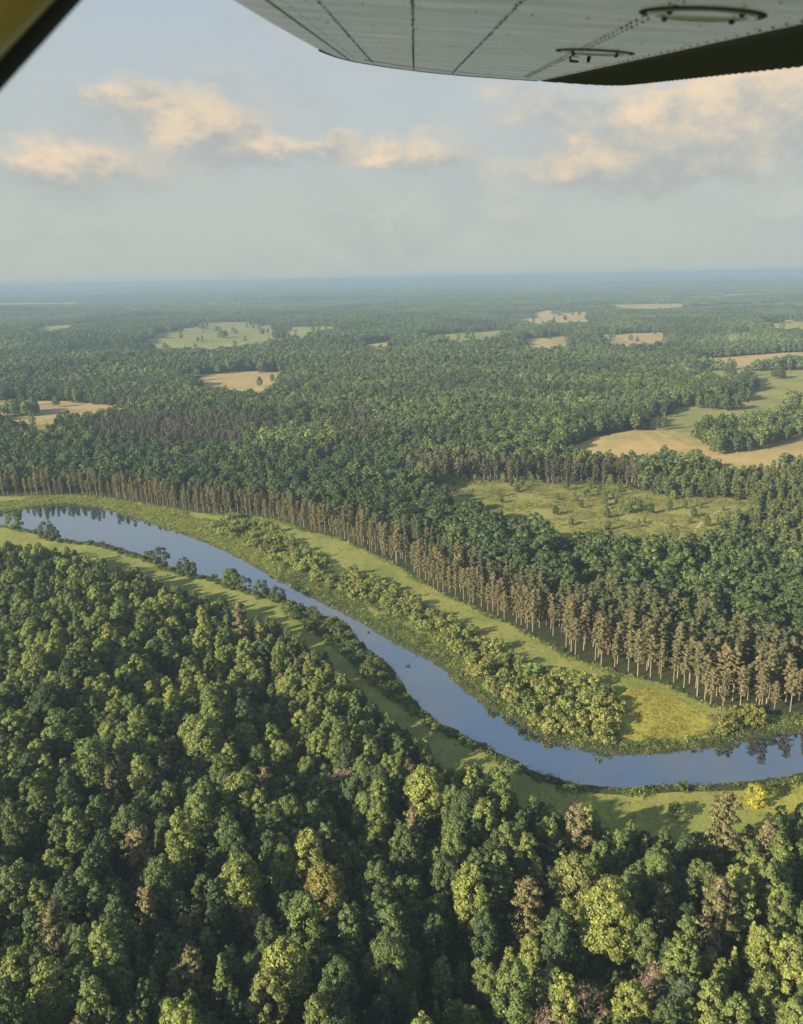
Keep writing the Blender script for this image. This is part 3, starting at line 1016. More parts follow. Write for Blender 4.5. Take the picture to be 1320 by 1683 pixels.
# landmarks
lm_px = []
for lx, ly, lk, ls, lt, sh, lab in LANDMARKS:
    z = float(terrain(np.array([lx]), np.array([ly]))[0]) - .2
    h = (SPEC[ls]['h'] if ls != 'dead' else 13) * lk
    a, b = to_picture(np.array(lx), np.array(ly), np.array(z + h * .62))
    lm_px.append((float(a), float(b)))
    nm = 'dead_tree' if ls == 'dead' else ('pine_tree' if ls in BUSHPINE else 'broadleaf_tree')
    if nm == 'broadleaf_tree':
        sc3 = (lk, lk, min(lk, 1.2))
    else:
        sc3 = (lk,) * 3
    plant(nm, ls, lx, ly, z, sc3, g.uniform(0, 6.28), COLS[lt], lab, {'dead_tree': 'bare tree', 'pine_tree': 'pine'}.get(nm, 'tree'), 'trees of the near wood')
lm_px = np.array(lm_px)

# neighbours are named by the landmark they stand next to
WAYS = ['to the right of', 'below and right of', 'below', 'below and left of', 'to the left of', 'above and left of', 'above', 'above and right of']


def colour_word(t, is_pine):
    if is_pine:
        return 'brownish pine' if t[0] > t[1] * 1.02 else ('olive pine' if t[0] > .8 * t[1] else 'dark green pine')
    v = t[1]
    return 'dark green tree' if v < .075 else ('mid-green tree' if v < .115 else ('light green tree' if v < .16 else 'yellow-green tree'))


buckets = {}
for i in things_b + things_p:
    dd = np.hypot(lm_px[:, 0] - PX[i], lm_px[:, 1] - PY[i])
    j = int(dd.argmin())
    a = math.atan2(PY[i] - lm_px[j, 1], PX[i] - lm_px[j, 0])
    wy = int(round(a / (math.pi / 4))) % 8
    buckets.setdefault((j, wy), []).append((float(dd[j]), i))
for (j, wy), lst in buckets.items():
    lst.sort()
    for q, (_, i) in enumerate(lst):
        w_ = colour_word(tn[i], pinew[i])
        lab = '%s, %s %s the %s' % (w_, 'next' if q == 0 else ordinal(q + 1) + ' tree', WAYS[wy], LANDMARKS[j][5])
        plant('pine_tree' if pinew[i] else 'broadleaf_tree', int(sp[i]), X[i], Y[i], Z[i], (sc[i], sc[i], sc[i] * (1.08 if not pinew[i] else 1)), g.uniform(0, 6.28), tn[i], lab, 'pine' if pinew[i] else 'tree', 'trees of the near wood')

rest = ~pickset
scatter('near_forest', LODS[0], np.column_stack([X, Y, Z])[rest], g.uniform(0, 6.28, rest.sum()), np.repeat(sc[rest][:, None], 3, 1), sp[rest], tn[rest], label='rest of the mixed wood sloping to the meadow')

# undergrowth under the near wood
ux, uy = jitter_grid(-260, 240, 80, 440, 3.4, g)
ok = inside(FRONT_WOOD, ux, uy) & in_view(ux, uy)
ux, uy = ux[ok], uy[ok]
kk = len(ux)
scatter('undergrowth', C_SHRUB, np.column_stack([ux, uy, terrain(ux, uy) - .2]), g.uniform(0, 6.28, kk), np.repeat(g.uniform(.6, 1.25, (kk, 1)), 3, 1), g.integers(0, 4, kk), np.repeat(C_MID[None], kk, 0) * g.uniform(.8, 1.4, (kk, 1)), label='shady shrubs under the near wood')

# ---- the row of pines along the far meadow
seg = np.linalg.norm(np.diff(PINE_LINE, axis=0), axis=1)
acc = np.concatenate([[0], np.cumsum(seg)])
rows = []
for rI in range(9):
    s_ = np.arange(6 + (rI % 2) * 2, acc[-1] - 5, 4.3)
    s_ = s_ + g.uniform(-1.3, 1.3, len(s_))
    cx = np.interp(s_, acc, PINE_LINE[:, 0]); cy_ = np.interp(s_, acc, PINE_LINE[:, 1])
    off = offset_line(PINE_LINE, rI * 4.6 + 1.5)
    ox = np.interp(s_, acc, off[:, 0]); oy = np.interp(s_, acc, off[:, 1])
    ox = ox + g.uniform(-1.0, 1.0, len(ox)); oy = oy + g.uniform(-1.0, 1.0, len(oy))
    keep = (g.random(len(ox)) > (.14 if rI else .08)) & ~((waves(ox, oy, 42, 63) > 1.35) & (ox < 20))
    rows.append((ox[keep], oy[keep], np.full(keep.sum(), rI)))
RX = np.concatenate([r[0] for r in rows]); RY = np.concatenate([r[1] for r in rows]); RI = np.concatenate([r[2] for r in rows])
ok = in_view(RX, RY, 4)
ok &= ~((RI > 3) & (RX < -10)) & ~((RI > 5) & (RX < 80))
RX, RY, RI = RX[ok], RY[ok], RI[ok]
k = len(RX)
RZ = terrain(RX, RY) - .2
rsp = g.choice(ROWPINE, k)
rsc = np.where(g.random(k) < .25, g.uniform(.45, .6, k), g.uniform(.58, .8, k))
rsc = rsc * (1 + .24 * sstep(40, 90, RX))
mixr = g.random((k, 1))
rt = (np.array((.125, .128, .055)) * (1 - mixr) + np.array((.175, .145, .072)) * mixr) * g.uniform(.85, 1.15, (k, 1))
rt = np.where((RI > 2)[:, None], rt * .3 + np.array((.075, .092, .04)) * .7, rt)
ppx, ppy = to_picture(RX, RY, RZ + 10)
vis = (ppx > -5) & (ppx < 1325)
done = np.zeros(k, bool)
left = 300 - 95
for rI, nm in ((0, 'front line'), (1, 'second line')):
    cand = [i for i in range(k) if RI[i] == rI and vis[i]]
    cand.sort(key=lambda i: -ppx[i])
    cand = cand[:left if rI else 140]
    for q, i in enumerate(cand):
        plant('pine_tree', int(rsp[i]), RX[i], RY[i], RZ[i], (rsc[i],) * 3, g.uniform(0, 6.28), rt[i], 'tall pine with bare tan trunk, %s from the right in the pine row\'s %s' % (ordinal(q + 1), nm), 'pine', 'pines of the row along the river meadow')
        done[i] = True
    left -= len(cand)
rest = ~done
scatter('pine_stand', LODS[0], np.column_stack([RX, RY, RZ])[rest], g.uniform(0, 6.28, rest.sum()), np.repeat(rsc[rest][:, None], 3, 1), rsp[rest], rt[rest], label='deeper lines of the pine row behind the meadow')

# ---- shrubs on the river banks
FAR_BAND = np.array([(-105, 506), (-79, 484), (-53, 435), (-24, 395), (-6, 377), (15, 342), (33, 312), (46, 287), (64, 277), (75, 265), (70, 248), (62, 235), (45, 240), (35, 255), (27, 276), (18, 306), (4, 329), (-17, 356), (-41, 383), (-66, 416), (-88, 449), (-114, 480)], float)
NEAR_BAND = np.array([(-55, 364), (-38, 345), (-24, 327), (-13, 298), (-3, 275), (1, 259), (-5, 266), (-14, 282), (-26, 307), (-42, 331), (-54, 350)], float)
RIGHT_CLUMP = np.array([(98, 246), (108, 253), (114, 250), (115, 243), (107, 240), (97, 238)], float)
BUSH_LINE = np.vstack([offset_line(RIVER_NEAR, -3.2)[14:44], offset_line(RIVER_NEAR, -7.0)[14:44][::-1]])
LOWER_LINE = np.vstack([offset_line(RIVER_NEAR, -2.6)[62:86], offset_line(RIVER_NEAR, -6.0)[62:86][::-1]])
bands = [(FAR_BAND, 5.0, 'far bank', (.8, 1.35), np.array((.175, .21, .062)), 'leafy yellow-green shrub'),
         (NEAR_BAND, 4.6, 'near bank', (.7, 1.25), np.array((.08, .115, .036)), 'dark green shrub'),
         (RIGHT_CLUMP, 3.8, 'bank below the last pines', (.6, 1.0), np.array((.14, .165, .045)), 'green shrub')]
for poly, stp, where, (s0, s1), colr, word in bands:
    bx_, by_ = jitter_grid(poly[:, 0].min(), poly[:, 0].max(), poly[:, 1].min(), poly[:, 1].max(), stp, g)
    ok = inside(poly, bx_, by_) & ~((waves(bx_, by_, 30, 55) < -1.15) & (by_ > 290)) & (dist_line(RIVER, bx_, by_, True) > 2.5) & ~inside(RIVER, bx_, by_)
    bx_, by_ = bx_[ok], by_[ok]
    bz = terrain(bx_, by_) - .1
    bpx, bpy_ = to_picture(bx_, by_, bz + 2)
    od = np.argsort(-bpx)
    for q, i in enumerate(od):
        s = g.uniform(s0, s1) * (1.0 + .25 * (by_[i] < 285))
        t = colr * g.uniform(.75, 1.25) * np.array((1 + g.uniform(-.12, .2), 1, 1))
        plant('bank_shrub', 's%d' % g.integers(0, 5), bx_[i], by_[i], bz[i], (s, s, s * g.uniform(.9, 1.3)), g.uniform(0, 6.28), t, '%s on the river\'s %s, %s from the right' % (word, where, ordinal(q + 1)), 'shrub', 'shrubs on the river banks', ('foliage', 'stems'))
for nm_, poly, stp, s0, s1, colr, lab in (('bush_line_undergrowth', BUSH_LINE, 3.0, .45, .9, np.array((.08, .115, .038)), 'low dark bushes along the near bank at the left'), ('bank_edge_undergrowth', LOWER_LINE, 2.4, .3, .6, np.array((.12, .155, .05)), 'small leafy bushes along the near bank below the narrows')):
    bx_, by_ = jitter_grid(poly[:, 0].min(), poly[:, 0].max(), poly[:, 1].min(), poly[:, 1].max(), stp, g)
    ok = inside(poly, bx_, by_); bx_, by_ = bx_[ok], by_[ok]; kk = len(bx_)
    scatter(nm_, C_SHRUB, np.column_stack([bx_, by_, terrain(bx_, by_) - .1]), g.uniform(0, 6.28, kk), np.repeat(g.uniform(s0, s1, (kk, 1)), 3, 1), g.integers(0, 4, kk), colr * g.uniform(.7, 1.3, (kk, 1)), label=lab)
SOLO = [(-231, 490, 2.5, 'light', 'tall bushy tree at the river\'s left end'), (-206, 474, 2.2, 'dark', 'rounded bush right of the tall bushy tree at the river\'s left end'),
        (-199, 468, 1.5, 'dark', 'small dark bush at the water\'s edge by the rounded bush'), (-166, 450, .9, 'dark', 'lone small bush on the left meadow bank'), (-134, 430, 1.2, 'dark', 'upright bush starting the bush group on the near bank'),
        (-124, 417, 2.2, 'dark', 'largest dark bush of the group on the near bank'), (-110, 406, 1.8, 'dark', 'dark round bush right of the largest dark bush'), (-105, 401, 1.5, 'dark', 'lowest round bush ending the dark bush group'),
        (-92, 393, .8, 'dark', 'thin little bush between two bush groups on the near bank'), (-82, 384, 2.0, 'light', 'light green bush on the near bank left of the narrows'), (-75, 378, 1.6, 'dark', 'dark bush touching the light green bush on the near bank'),
        (-65, 368, 1.9, 'dark', 'wide dark bush on the near bank before the narrows'), (-57, 362, 1.7, 'dark', 'round dark bush at the river narrows'), (77, 213.2 - 4, .9, 'light', 'small pale bush at the water\'s edge on the near meadow'),
        (72, 197, 1.1, 'light', 'pale green sapling on the near meadow below the river bend'), (95, 202, 1.5, 'yellow', 'bright yellow bush on the near meadow at the right'), (-214, 479, .9, 'dark', 'tiny bush between the two bushes at the river\'s left end')]
for i, (x, y, s, c, lab) in enumerate(SOLO):
    t = {'light': np.array((.1, .14, .035)), 'dark': np.array((.065, .095, .04)), 'yellow': np.array((.3, .3, .04))}[c]
    z = float(terrain(np.array([x]), np.array([y]))[0]) - .1
    big_one = s >= 1.3
    if big_one:
        s *= .62
    plant('bank_shrub', ('b%d' if big_one else 's%d') % (i % 5), x, y, z, (s, s, s * .95), g.uniform(0, 6.28), t, lab, 'shrub', 'shrubs on the river banks', ('foliage', 'stems'))

# low herbs, reeds and brambles on the banks
hx, hy = jitter_grid(-330, 200, 190, 570, 1.7, g)
ds = dist_line(RIVER, hx, hy, True)
inr = inside(RIVER, hx, hy)
farside = inside(np.vstack([PINE_LINE, RIVER_FAR[::-1]]), hx, hy)
gapv = waves(hx, hy, 25, 61) * 3
lim = np.where(farside, 13 + gapv, 4.5 + gapv * .7)
bandm = inside(FAR_BAND, hx, hy) | inside(NEAR_BAND, hx, hy) | inside(RIGHT_CLUMP, hx, hy) | (farside & (hx < -60) & (ds < 26 + gapv)) | (farside & (dist_line(PINE_LINE, hx, hy) < 2.5 + gapv * .4))
goldm = inside(gold, hx, hy)
sel = ~inr & (ds > .5) & ((ds < lim) | bandm) & ~(goldm & (ds > 4)) & in_view(hx, hy)
hx, hy = hx[sel], hy[sel]; ds = ds[sel]; fs = farside[sel]
kk = len(hx)
bright = (fs & (hx < -60)) | (g.random(kk) < .25)
tt = np.where(bright[:, None], np.array((.19, .22, .06))[None], np.array((.09, .125, .04))[None]) * g.uniform(.7, 1.3, (kk, 1))
tt = np.where(((ds < 1.6) & (g.random(kk) < .5))[:, None], np.array((.13, .11, .07)), tt)
scatter('bank_undergrowth', C_TUFT, np.column_stack([hx, hy, terrain(hx, hy) - .05]), g.uniform(0, 6.28, kk), np.repeat(g.uniform(.7, 1.7, (kk, 1)) * np.where(ds < 3, .75, 1.0)[:, None], 3, 1), g.integers(0, 4, kk), tt, label='low reeds and brambles along both river banks')

# weeds on the meadows and in the clearing
parts_ = []
for poly, stp, cA, cB, s0, s1 in ((nearm, 2.6, (.12, .165, .033), (.17, .2, .045), .35, .7), (farm, 2.6, (.12, .165, .033), (.18, .2, .045), .35, .75), (gold, 1.1, (.22, .2, .035), (.3, .24, .06), .5, .95), (gold2, 1.4, (.2, .2, .035), (.3, .25, .05), .4, .8), (CLEARING, 2.3, (.11, .14, .04), (.23, .21, .07), .7, 2.2)):
    poly = np.asarray(poly)
    qx, qy = jitter_grid(poly[:, 0].min(), poly[:, 0].max(), poly[:, 1].min(), poly[:, 1].max(), stp, g)
    ok = inside(poly, qx, qy) & in_view(qx, qy) & (waves(qx, qy, 30, 71) + g.normal(size=len(qx)) * .8 > -.1)
    ok &= ~inside(FRONT_WOOD, qx, qy)
    qx, qy = qx[ok], qy[ok]
    f_ = g.random((len(qx), 1))
    parts_.append((qx, qy, np.array(cA) * (1 - f_) + np.array(cB) * f_, g.uniform(s0, s1, len(qx))))
qx = np.concatenate([p[0] for p in parts_]); qy = np.concatenate([p[1] for p in parts_]); qt = np.vstack([p[2] for p in parts_]); qs = np.concatenate([p[3] for p in parts_])
scatter('meadow_weeds', C_TUFT, np.column_stack([qx, qy, terrain(qx, qy) - .02]), g.uniform(0, 6.28, len(qx)), np.column_stack([qs, qs, qs * .7]), g.integers(0, 4, len(qx)), qt, label='weeds and tall grass tufts on the meadows')

# ---- the woods beyond the pine row
behind = np.where((PINE_LINE[:, 0] < -5)[:, None], offset_line(PINE_LINE, 4 * 4.6), offset_line(PINE_LINE, 6 * 4.6))
NEAR_SIDE = np.vstack([behind, [(700, 258), (700, -600), (-1000, -600), (-1000, 600)]])


def wood(x, y, marg=0.0):
    ok = ~inside(NEAR_SIDE, x, y) & in_view(x, y)
    for f_ in ALL_FIELDS:
        ok &= ~inside(f_, x, y)
    lone = (np.hypot(x, y) > 780) & ~inside(NEAR_SIDE, x, y) & (g.random(len(x)) < .005)
    ok |= lone & in_view(x, y)
    hedge = (waves(x, y, 170, 95) + .6 * waves(x, y, 70, 96) > 1.65) & (np.hypot(x, y) > 850)
    ok |= hedge & in_view(x, y)
    for f_ in FIELD_TREES:
        ok |= inside(f_, x, y) & (g.random(len(x)) < .75)
    return ok


x1, y1 = jitter_grid(-900, 900, 240, 1300, 6.3, g)
ok = (np.hypot(x1, y1) < 1300); x1, y1 = x1[ok], y1[ok]
ok = wood(x1, y1); x1, y1 = x1[ok], y1[ok]
# scattered bushes and young growth left in the clearing
cx_, cy_ = jitter_grid(20, 230, 400, 600, 9, g)
ok = inside(CLEARING, cx_, cy_) & ((dist_line(CLEARING, cx_, cy_, True) < 9) | (g.random(len(cx_)) < .22) | ((cx_ > 110) & (cx_ < 150) & (cy_ > 470) & (cy_ < 560) & (g.random(len(cx_)) < .5)))
cx_, cy_ = cx_[ok], cy_[ok]
k1 = len(x1)
x1 = np.concatenate([x1, cx_]); y1 = np.concatenate([y1, cy_])
k = len(x1)
clr = np.arange(k) >= k1
pz = waves(x1, y1, 260, 33) + .5 * waves(x1, y1, 90, 34) + g.normal(size=k) * .35
isp = pz > 1.35
br, ed, yo = inside(BROWN_PINES, x1, y1), inside(EDGE_PINES, x1, y1), inside(YOUNG_PINES, x1, y1)
ed &= dist_line(CLEARING, x1, y1, True) < 24
isp |= br | ed | yo
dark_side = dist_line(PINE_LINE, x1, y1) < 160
isp &= ~(dark_side & ~(yo | ed) & (g.random(k) < .9))
isp &= ~clr
s1 = np.where(isp, g.choice(ROWPINE, k), g.choice(BROAD, k, p=[.08, .08, .08, .08, .24, .18, .18, .08, .0, .0]))
s1 = np.where(yo, g.choice([14, 16, 16, 9], k), s1)
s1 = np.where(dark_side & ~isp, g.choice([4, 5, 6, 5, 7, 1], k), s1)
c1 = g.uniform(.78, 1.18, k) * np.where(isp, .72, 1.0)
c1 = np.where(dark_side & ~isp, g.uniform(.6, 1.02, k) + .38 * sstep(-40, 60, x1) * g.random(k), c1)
e1 = np.where(isp, 1.3, 1.15)
c1 = np.where(yo, g.uniform(.6, .95, k), c1)
c1 = np.where(clr, g.uniform(.16, .5, k), c1)
t1 = tint_mix(x1, y1, g, -.15) * .75 + C_MID * .22
pt = (np.array((.078, .09, .04)) + (np.array((.11, .1, .052)) - np.array((.078, .09, .04))) * g.random((k, 1))) * g.uniform(.8, 1.15, (k, 1))
t1 = np.where(isp[:, None], pt, t1) * np.clip(1 + .2 * waves(x1, y1, 170, 84), .5, 1.6)[:, None]  # slow waves paint cloud shadow and slope shading into the tint
t1 = np.where(br[:, None], np.array((.1, .095, .062)) * g.uniform(.7, 1.1, (k, 1)), t1)
t1 = np.where(yo[:, None], np.array((.085, .105, .035)) * g.uniform(.75, 1.35, (k, 1)), t1)
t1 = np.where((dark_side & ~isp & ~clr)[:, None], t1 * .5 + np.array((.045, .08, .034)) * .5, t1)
z1 = terrain(x1, y1) - .3
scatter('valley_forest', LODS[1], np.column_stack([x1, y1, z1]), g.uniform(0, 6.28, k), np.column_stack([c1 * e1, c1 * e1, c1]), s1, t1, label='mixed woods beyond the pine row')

x2, y2 = jitter_grid(-2300, 2300, 700, 3500, 8.4, g)
r2 = np.hypot(x2, y2); ok = (r2 >= 1300) & (r2 < 3500); x2, y2 = x2[ok], y2[ok]
ok = in_view(x2, y2); x2, y2 = x2[ok], y2[ok]
ok = wood(x2, y2); x2, y2 = x2[ok], y2[ok]
k = len(x2)
isp = waves(x2, y2, 420, 33) + .5 * waves(x2, y2, 150, 34) + g.normal(size=k) * .3 > 1.25
s2 = np.where(isp, g.choice(BUSHPINE, k), g.choice([0, 1, 4, 4, 5, 5, 6, 6, 7], k))
t2 = (tint_mix(x2, y2, g, -.1) * .45 + C_MID * .5) * (1 + .2 * waves(x2, y2, 330, 81) + .12 * waves(x2, y2, 140, 83))[:, None]  # broad light and dark tint bands imitate cloud shadows and shaded slopes
pt = (np.array((.07, .078, .036)) + np.array((.04, .012, .014)) * g.random((k, 1))) * g.uniform(.8, 1.15, (k, 1))
t2 = np.where(isp[:, None], pt, np.clip(t2, .01, 1))
c2 = g.uniform(.95, 1.4, k)
scatter('hill_forest', LODS[2], np.column_stack([x2, y2, terrain(x2, y2) - .3]), g.uniform(0, 6.28, k), np.column_stack([c2 * 1.15, c2 * 1.15, c2 * np.where(isp, 1.0, .95)]), s2, t2, label='wooded hills around the far fields')


def far_patches(name, r0, r1, step, scale, lab):
    s_ = r1 * .62
    x, y = jitter_grid(-s_, s_, r0 * .8, r1, step, g)
    r = np.hypot(x, y); ok = (r >= r0) & (r < r1) & in_view(x, y, 2)
    x, y = x[ok], y[ok]
    ok = np.ones(len(x), bool)
    for f_ in ALL_FIELDS:
        for ddx, ddy in ((0, 0), (step * .5, 0), (-step * .5, 0), (0, step * .5), (0, -step * .5)):
            ok &= ~inside(f_, x + ddx, y + ddy)
    # open farmland between the woods
    ok &= ~((waves(x, y, 900, 91) + .6 * waves(x, y, 400, 92)) > 1.75)
    x, y = x[ok], y[ok]
    k = len(x)
    t = tint_mix(x, y, g, -.1) * (1 + .3 * waves(x, y, 900, 82))[:, None]
    t = t * .6 + C_MID * .4
    scatter(name, C_PATCH, np.column_stack([x, y, terrain(x, y) - 1]), g.integers(0, 4, k) * math.pi / 2 + g.uniform(-.1, .1, k), np.column_stack([np.full(k, scale), np.full(k, scale), g.uniform(.9, 1.25, k) * scale ** .35]), g.integers(0, 5, k), np.clip(t, .012, 1), label=lab)


far_patches('distant_forest', 3500, 9500, 52, 1.0, 'unbroken distant woods fading into haze')
far_patches('horizon_forest', 9500, 20000, 125, 2.4, 'hazy blue woods on the horizon')

# ---- dark snags in the river
m, n = mat('wet_wood')
out(n, princ(n, n.mix(n.noise(pos(n), 2, 3), (.02, .017, .014), (.045, .038, .03)), .6, .3))
M_SNAG = m
for (x, y, a, s, lab) in ((1, 293, .4, 1.0, 'dark dead snag poking out in the middle of the river'), (-14.5, 325, 1.4, .8, 'small dark snag in the river narrows'), (-33, 355.5, 2.2, .9, 'dark branch lying in the water by the far bank')):
    gg = np.random.default_rng(int(x * 7) % 97)
    pr = [tube([(-.5, 0, -.7), (0, .1, .15), (.9, .3, .7), (1.3, .2, 1.2)], [.32, .3, .18, .06], 7), tube([(0, .1, .1), (-.4, .6, .6), (-.5, .9, 1.1)], [.2, .12, .04], 6), tube([(.5, .2, .4), (.6, -.5, .6), (.9, -.9, .65)], [.16, .1, .03], 6), tube([(-1.2, -.2, -.4), (0, 0, 0.0), (1.4, -.2, -.05)], [.3, .34, .2], 7)]
    v, f_ = join(pr)
    o = link('river_snag', new_mesh('river_snag', v * s, f_, [M_SNAG], True), label=lab, category='snag', group='snags in the river')
    o.location = (x, y, -.6); o.rotation_euler = (0, 0, a)

# ------------------------------------------------------------------ the aeroplane one looks out of
m, n = mat('wing_paint')
tco = n.node('ShaderNodeTexCoord').outputs['Object']
mp = n.node('ShaderNodeMapping'); n.t.links.new(tco, mp.inputs[0]); mp.inputs['Scale'].default_value = (0.8, 3, 1)
streak = n.noise(mp.outputs[0], 3.0, 5, 0.6)
spot = n.noise(tco, 9, 4, .6)
c = n.mix(n.ramp(streak, .25, .8), (.56, .565, .57), (.68, .685, .69))
c = n.mix(n.m('MULTIPLY', n.ramp(spot, .55, .8), .35), c, (.36, .36, .34))
mp2 = n.node('ShaderNodeMapping'); n.t.links.new(tco, mp2.inputs[0]); mp2.inputs['Scale'].default_value = (1.5, 6, 1)
wavy = n.noise(mp2.outputs[0], 1.6, 3, .5)
out(n, princ(n, c, n.m('ADD', .2, n.m('MULTIPLY', streak, .16)), .5, .6, normal=bump(n, wavy, .25, .02)))
M_WING = m
m, n = mat('aileron_skin')
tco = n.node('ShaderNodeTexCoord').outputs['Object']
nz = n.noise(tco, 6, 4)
out(n, princ(n, n.mix(nz, (.13, .132, .122), (.18, .182, .168)), .75, .12))  # one dark grey for the whole aileron
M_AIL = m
m, n = mat('seam_sealant')
nz = n.noise(n.node('ShaderNodeTexCoord').outputs['Object'], 20, 3)
out(n, princ(n, n.mix(nz, (.02, .02, .02), (.05, .05, .048)), .7, .2))
M_BLACK = m
m, n = mat('strut_paint')
nz = n.noise(n.node('ShaderNodeTexCoord').outputs['Object'], 5, 4)
out(n, princ(n, n.mix(nz, (.86, .62, .16), (.9, .68, .2)), .3, .5, **{'Coat Weight': .3}))
M_YEL = m

plane = bpy.data.objects.new('airplane', None)
COL.objects.link(plane)
AX = [Vector((.9972, -.0085, -.0745)), Vector((.0214, .9846, .1733)), Vector((.0719, -.1744, .982))]
pm = Matrix.Identity(4)
for i in range(3):
    for j in range(3):
        pm[j][i] = AX[i][j]
    pm[i][3] = (0, 0, CAM_H)[i]
plane.matrix_world = pm
plane['label'] = 'high-wing light aeroplane: grey riveted wing underside and yellow strut framing the view'
plane['category'] = 'airplane'
HW = .16
TIP = smooth_line([(-.352, 2.5), (-.349, 2.9), (-.342, 3.2), (-.318, 3.608), (-.28, 3.875), (-.218, 4.108), (-.01, 4.56), (.236, 4.80), (.45, 4.87), (.63, 4.885), (.785, 4.796), (.92, 4.64), (.975, 4.43), (.985, 4.12)], 8)


def lower(s, u, ut):
    le = max(0, (-.26 - s) / .092) ** 2 * .006
    tip = max(0, 1 - (ut - u) / .09) ** 2 * .005
    return HW + le + tip


def upper(s, u, ut):
    x = (s + .352) / (.99 + .352)
    t = .02 + .36 * (math.sqrt(max(x, 0)) * .6 - .26 * x - .34 * x ** 2 * .99)
    le = .0
    f_ = min(1, math.sqrt(max(0, (ut - u) / .28)))
    return HW + max(le, 0.03) + max(0, t) * f_ * .75


def shell(name, s_list, u0, material, low, up, parent, u_n=46):
    bm = bmesh.new()
    g1, g2 = [], []
    for s in s_list:
        ut = float(np.interp(s, TIP[:, 0], TIP[:, 1]))
        a, b = [], []
        for i in range(u_n):
            u = u0 + (ut - u0) * (1 - (1 - i / (u_n - 1)) ** 1.7)
            a.append(bm.verts.new((s, u, low(s, u, ut)))); b.append(bm.verts.new((s, u, max(low(s, u, ut) + .002, up(s, u, ut)))))
        g1.append(a); g2.append(b)
    k = len(s_list)
    for i in range(k - 1):
        for j in range(u_n - 1):
            bm.faces.new((g1[i][j], g1[i][j + 1], g1[i + 1][j + 1], g1[i + 1][j]))
            bm.faces.new((g2[i][j], g2[i + 1][j], g2[i + 1][j + 1], g2[i][j + 1]))
        bm.faces.new((g1[i][-1], g2[i][-1], g2[i + 1][-1], g1[i + 1][-1]))
        bm.faces.new((g1[i][0], g1[i + 1][0], g2[i + 1][0], g2[i][0]))
    for i in (0, k - 1):
        for j in range(u_n - 1):
            q = (g1[i][j], g2[i][j], g2[i][j + 1], g1[i][j + 1])
            bm.faces.new(q if i == 0 else q[::-1])
    me = bpy.data.meshes.new(name)
    bm.to_mesh(me); bm.free()
    me.materials.append(material)
    me.polygons.foreach_set('use_smooth', np.ones(len(me.polygons), bool))
    return link(name, me, parent)


s_main = list(np.concatenate([np.linspace(-.352, -.2, 12), np.linspace(-.18, .632, 26)]))
wing = shell('wing', s_main, -.6, M_WING, lower, upper, plane)
# aileron: corrugated skin, ribs run fore and aft
PITCHC = .058


def ail_low(s, u, ut):
    f_ = min(1, (s - .64) / .05)
    ph = (u / PITCHC) % 1.0
    cor = .013 * (abs(ph - .5) * 2) ** .8 * f_
    return HW - .002 - .012 * (s - .64) / .34 + cor + max(0, 1 - (ut - u) / .06) ** 2 * .012


def ail_up(s, u, ut):
    return HW + .055 * (1 - (s - .64) / .36) + .006


bm = bmesh.new()
us = np.arange(-.6, 4.9, PITCHC / 6)
ss = np.linspace(.64, .985, 14)
grid, grid2 = [], []
for u in us:
    row, row2 = [], []
    # chordwise reach of the aileron at this span, rounded at the tip
    uc = TIP[TIP[:, 0] > .6]
    smax = .985 if u < 4.12 else max(.645, float(np.interp(-u, -uc[:, 1], uc[:, 0])))
    for q in np.linspace(0, 1, 14):
        s = .64 + (smax - .64 + .009 * math.cos(2 * math.pi * u / PITCHC)) * q
        row.append(bm.verts.new((s, u, ail_low(s, u, 4.9)))); row2.append(bm.verts.new((s, u, max(ail_low(s, u, 4.9) + .003, ail_up(s, u, 4.9)))))
    grid.append(row); grid2.append(row2)
for i in range(len(us) - 1):
    for j in range(13):
        bm.faces.new((grid[i][j], grid[i + 1][j], grid[i + 1][j + 1], grid[i][j + 1]))
        bm.faces.new((grid2[i][j], grid2[i][j + 1], grid2[i + 1][j + 1], grid2[i + 1][j]))
    for a in (0, 13):
        bm.faces.new((grid[i][a], grid2[i][a], grid2[i + 1][a], grid[i + 1][a]))
bm.faces.new(grid[-1] + grid2[-1][::-1])
bmesh.ops.recalc_face_normals(bm, faces=bm.faces[:])
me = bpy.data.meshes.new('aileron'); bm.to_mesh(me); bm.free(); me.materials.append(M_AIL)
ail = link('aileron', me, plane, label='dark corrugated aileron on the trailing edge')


def seam(name, pts, wdt, parent, lift=.0012):
    c = np.array(pts, float)
    a, b = offset_line(c, wdt / 2), offset_line(c, -wdt / 2)
    V = []
    for p in np.vstack([a, b]):
        ut = float(np.interp(p[0], TIP[:, 0], TIP[:, 1]))
        V.append((p[0], p[1], lower(p[0], p[1], ut) - lift))
    k = len(c)
    V2 = [(x, y, z + .004) for x, y, z in V]
    F = [(i, i + k, i + k + 1, i + 1) for i in range(k - 1)]
    F += [tuple(q + 2 * k for q in f_[::-1]) for f_ in F[:]]
    return link(name, new_mesh(name, V + V2, F, [M_BLACK]), parent)


lin = lambda a, b, k=40: np.column_stack([np.linspace(a[0], b[0], k), np.linspace(a[1], b[1], k)])
seam('skin_seam', lin((-.276, .3), (-.266, 3.85)), .004, wing)
seam('skin_seam', lin((-.178, 3.0), (-.178, 3.95)), .003, wing)
seam('skin_seam', lin((-.012, 2.8), (-.01, 4.5)), .004, wing)
seam('skin_seam', lin((.165, 2.9), (.175, 4.6)), .004, wing)
tipseam = np.column_stack([np.linspace(-.2, .6, 40), np.interp(np.linspace(-.2, .6, 40), TIP[:, 0], TIP[:, 1]) - .42])
seam('tip_seam', tipseam, .012, wing)
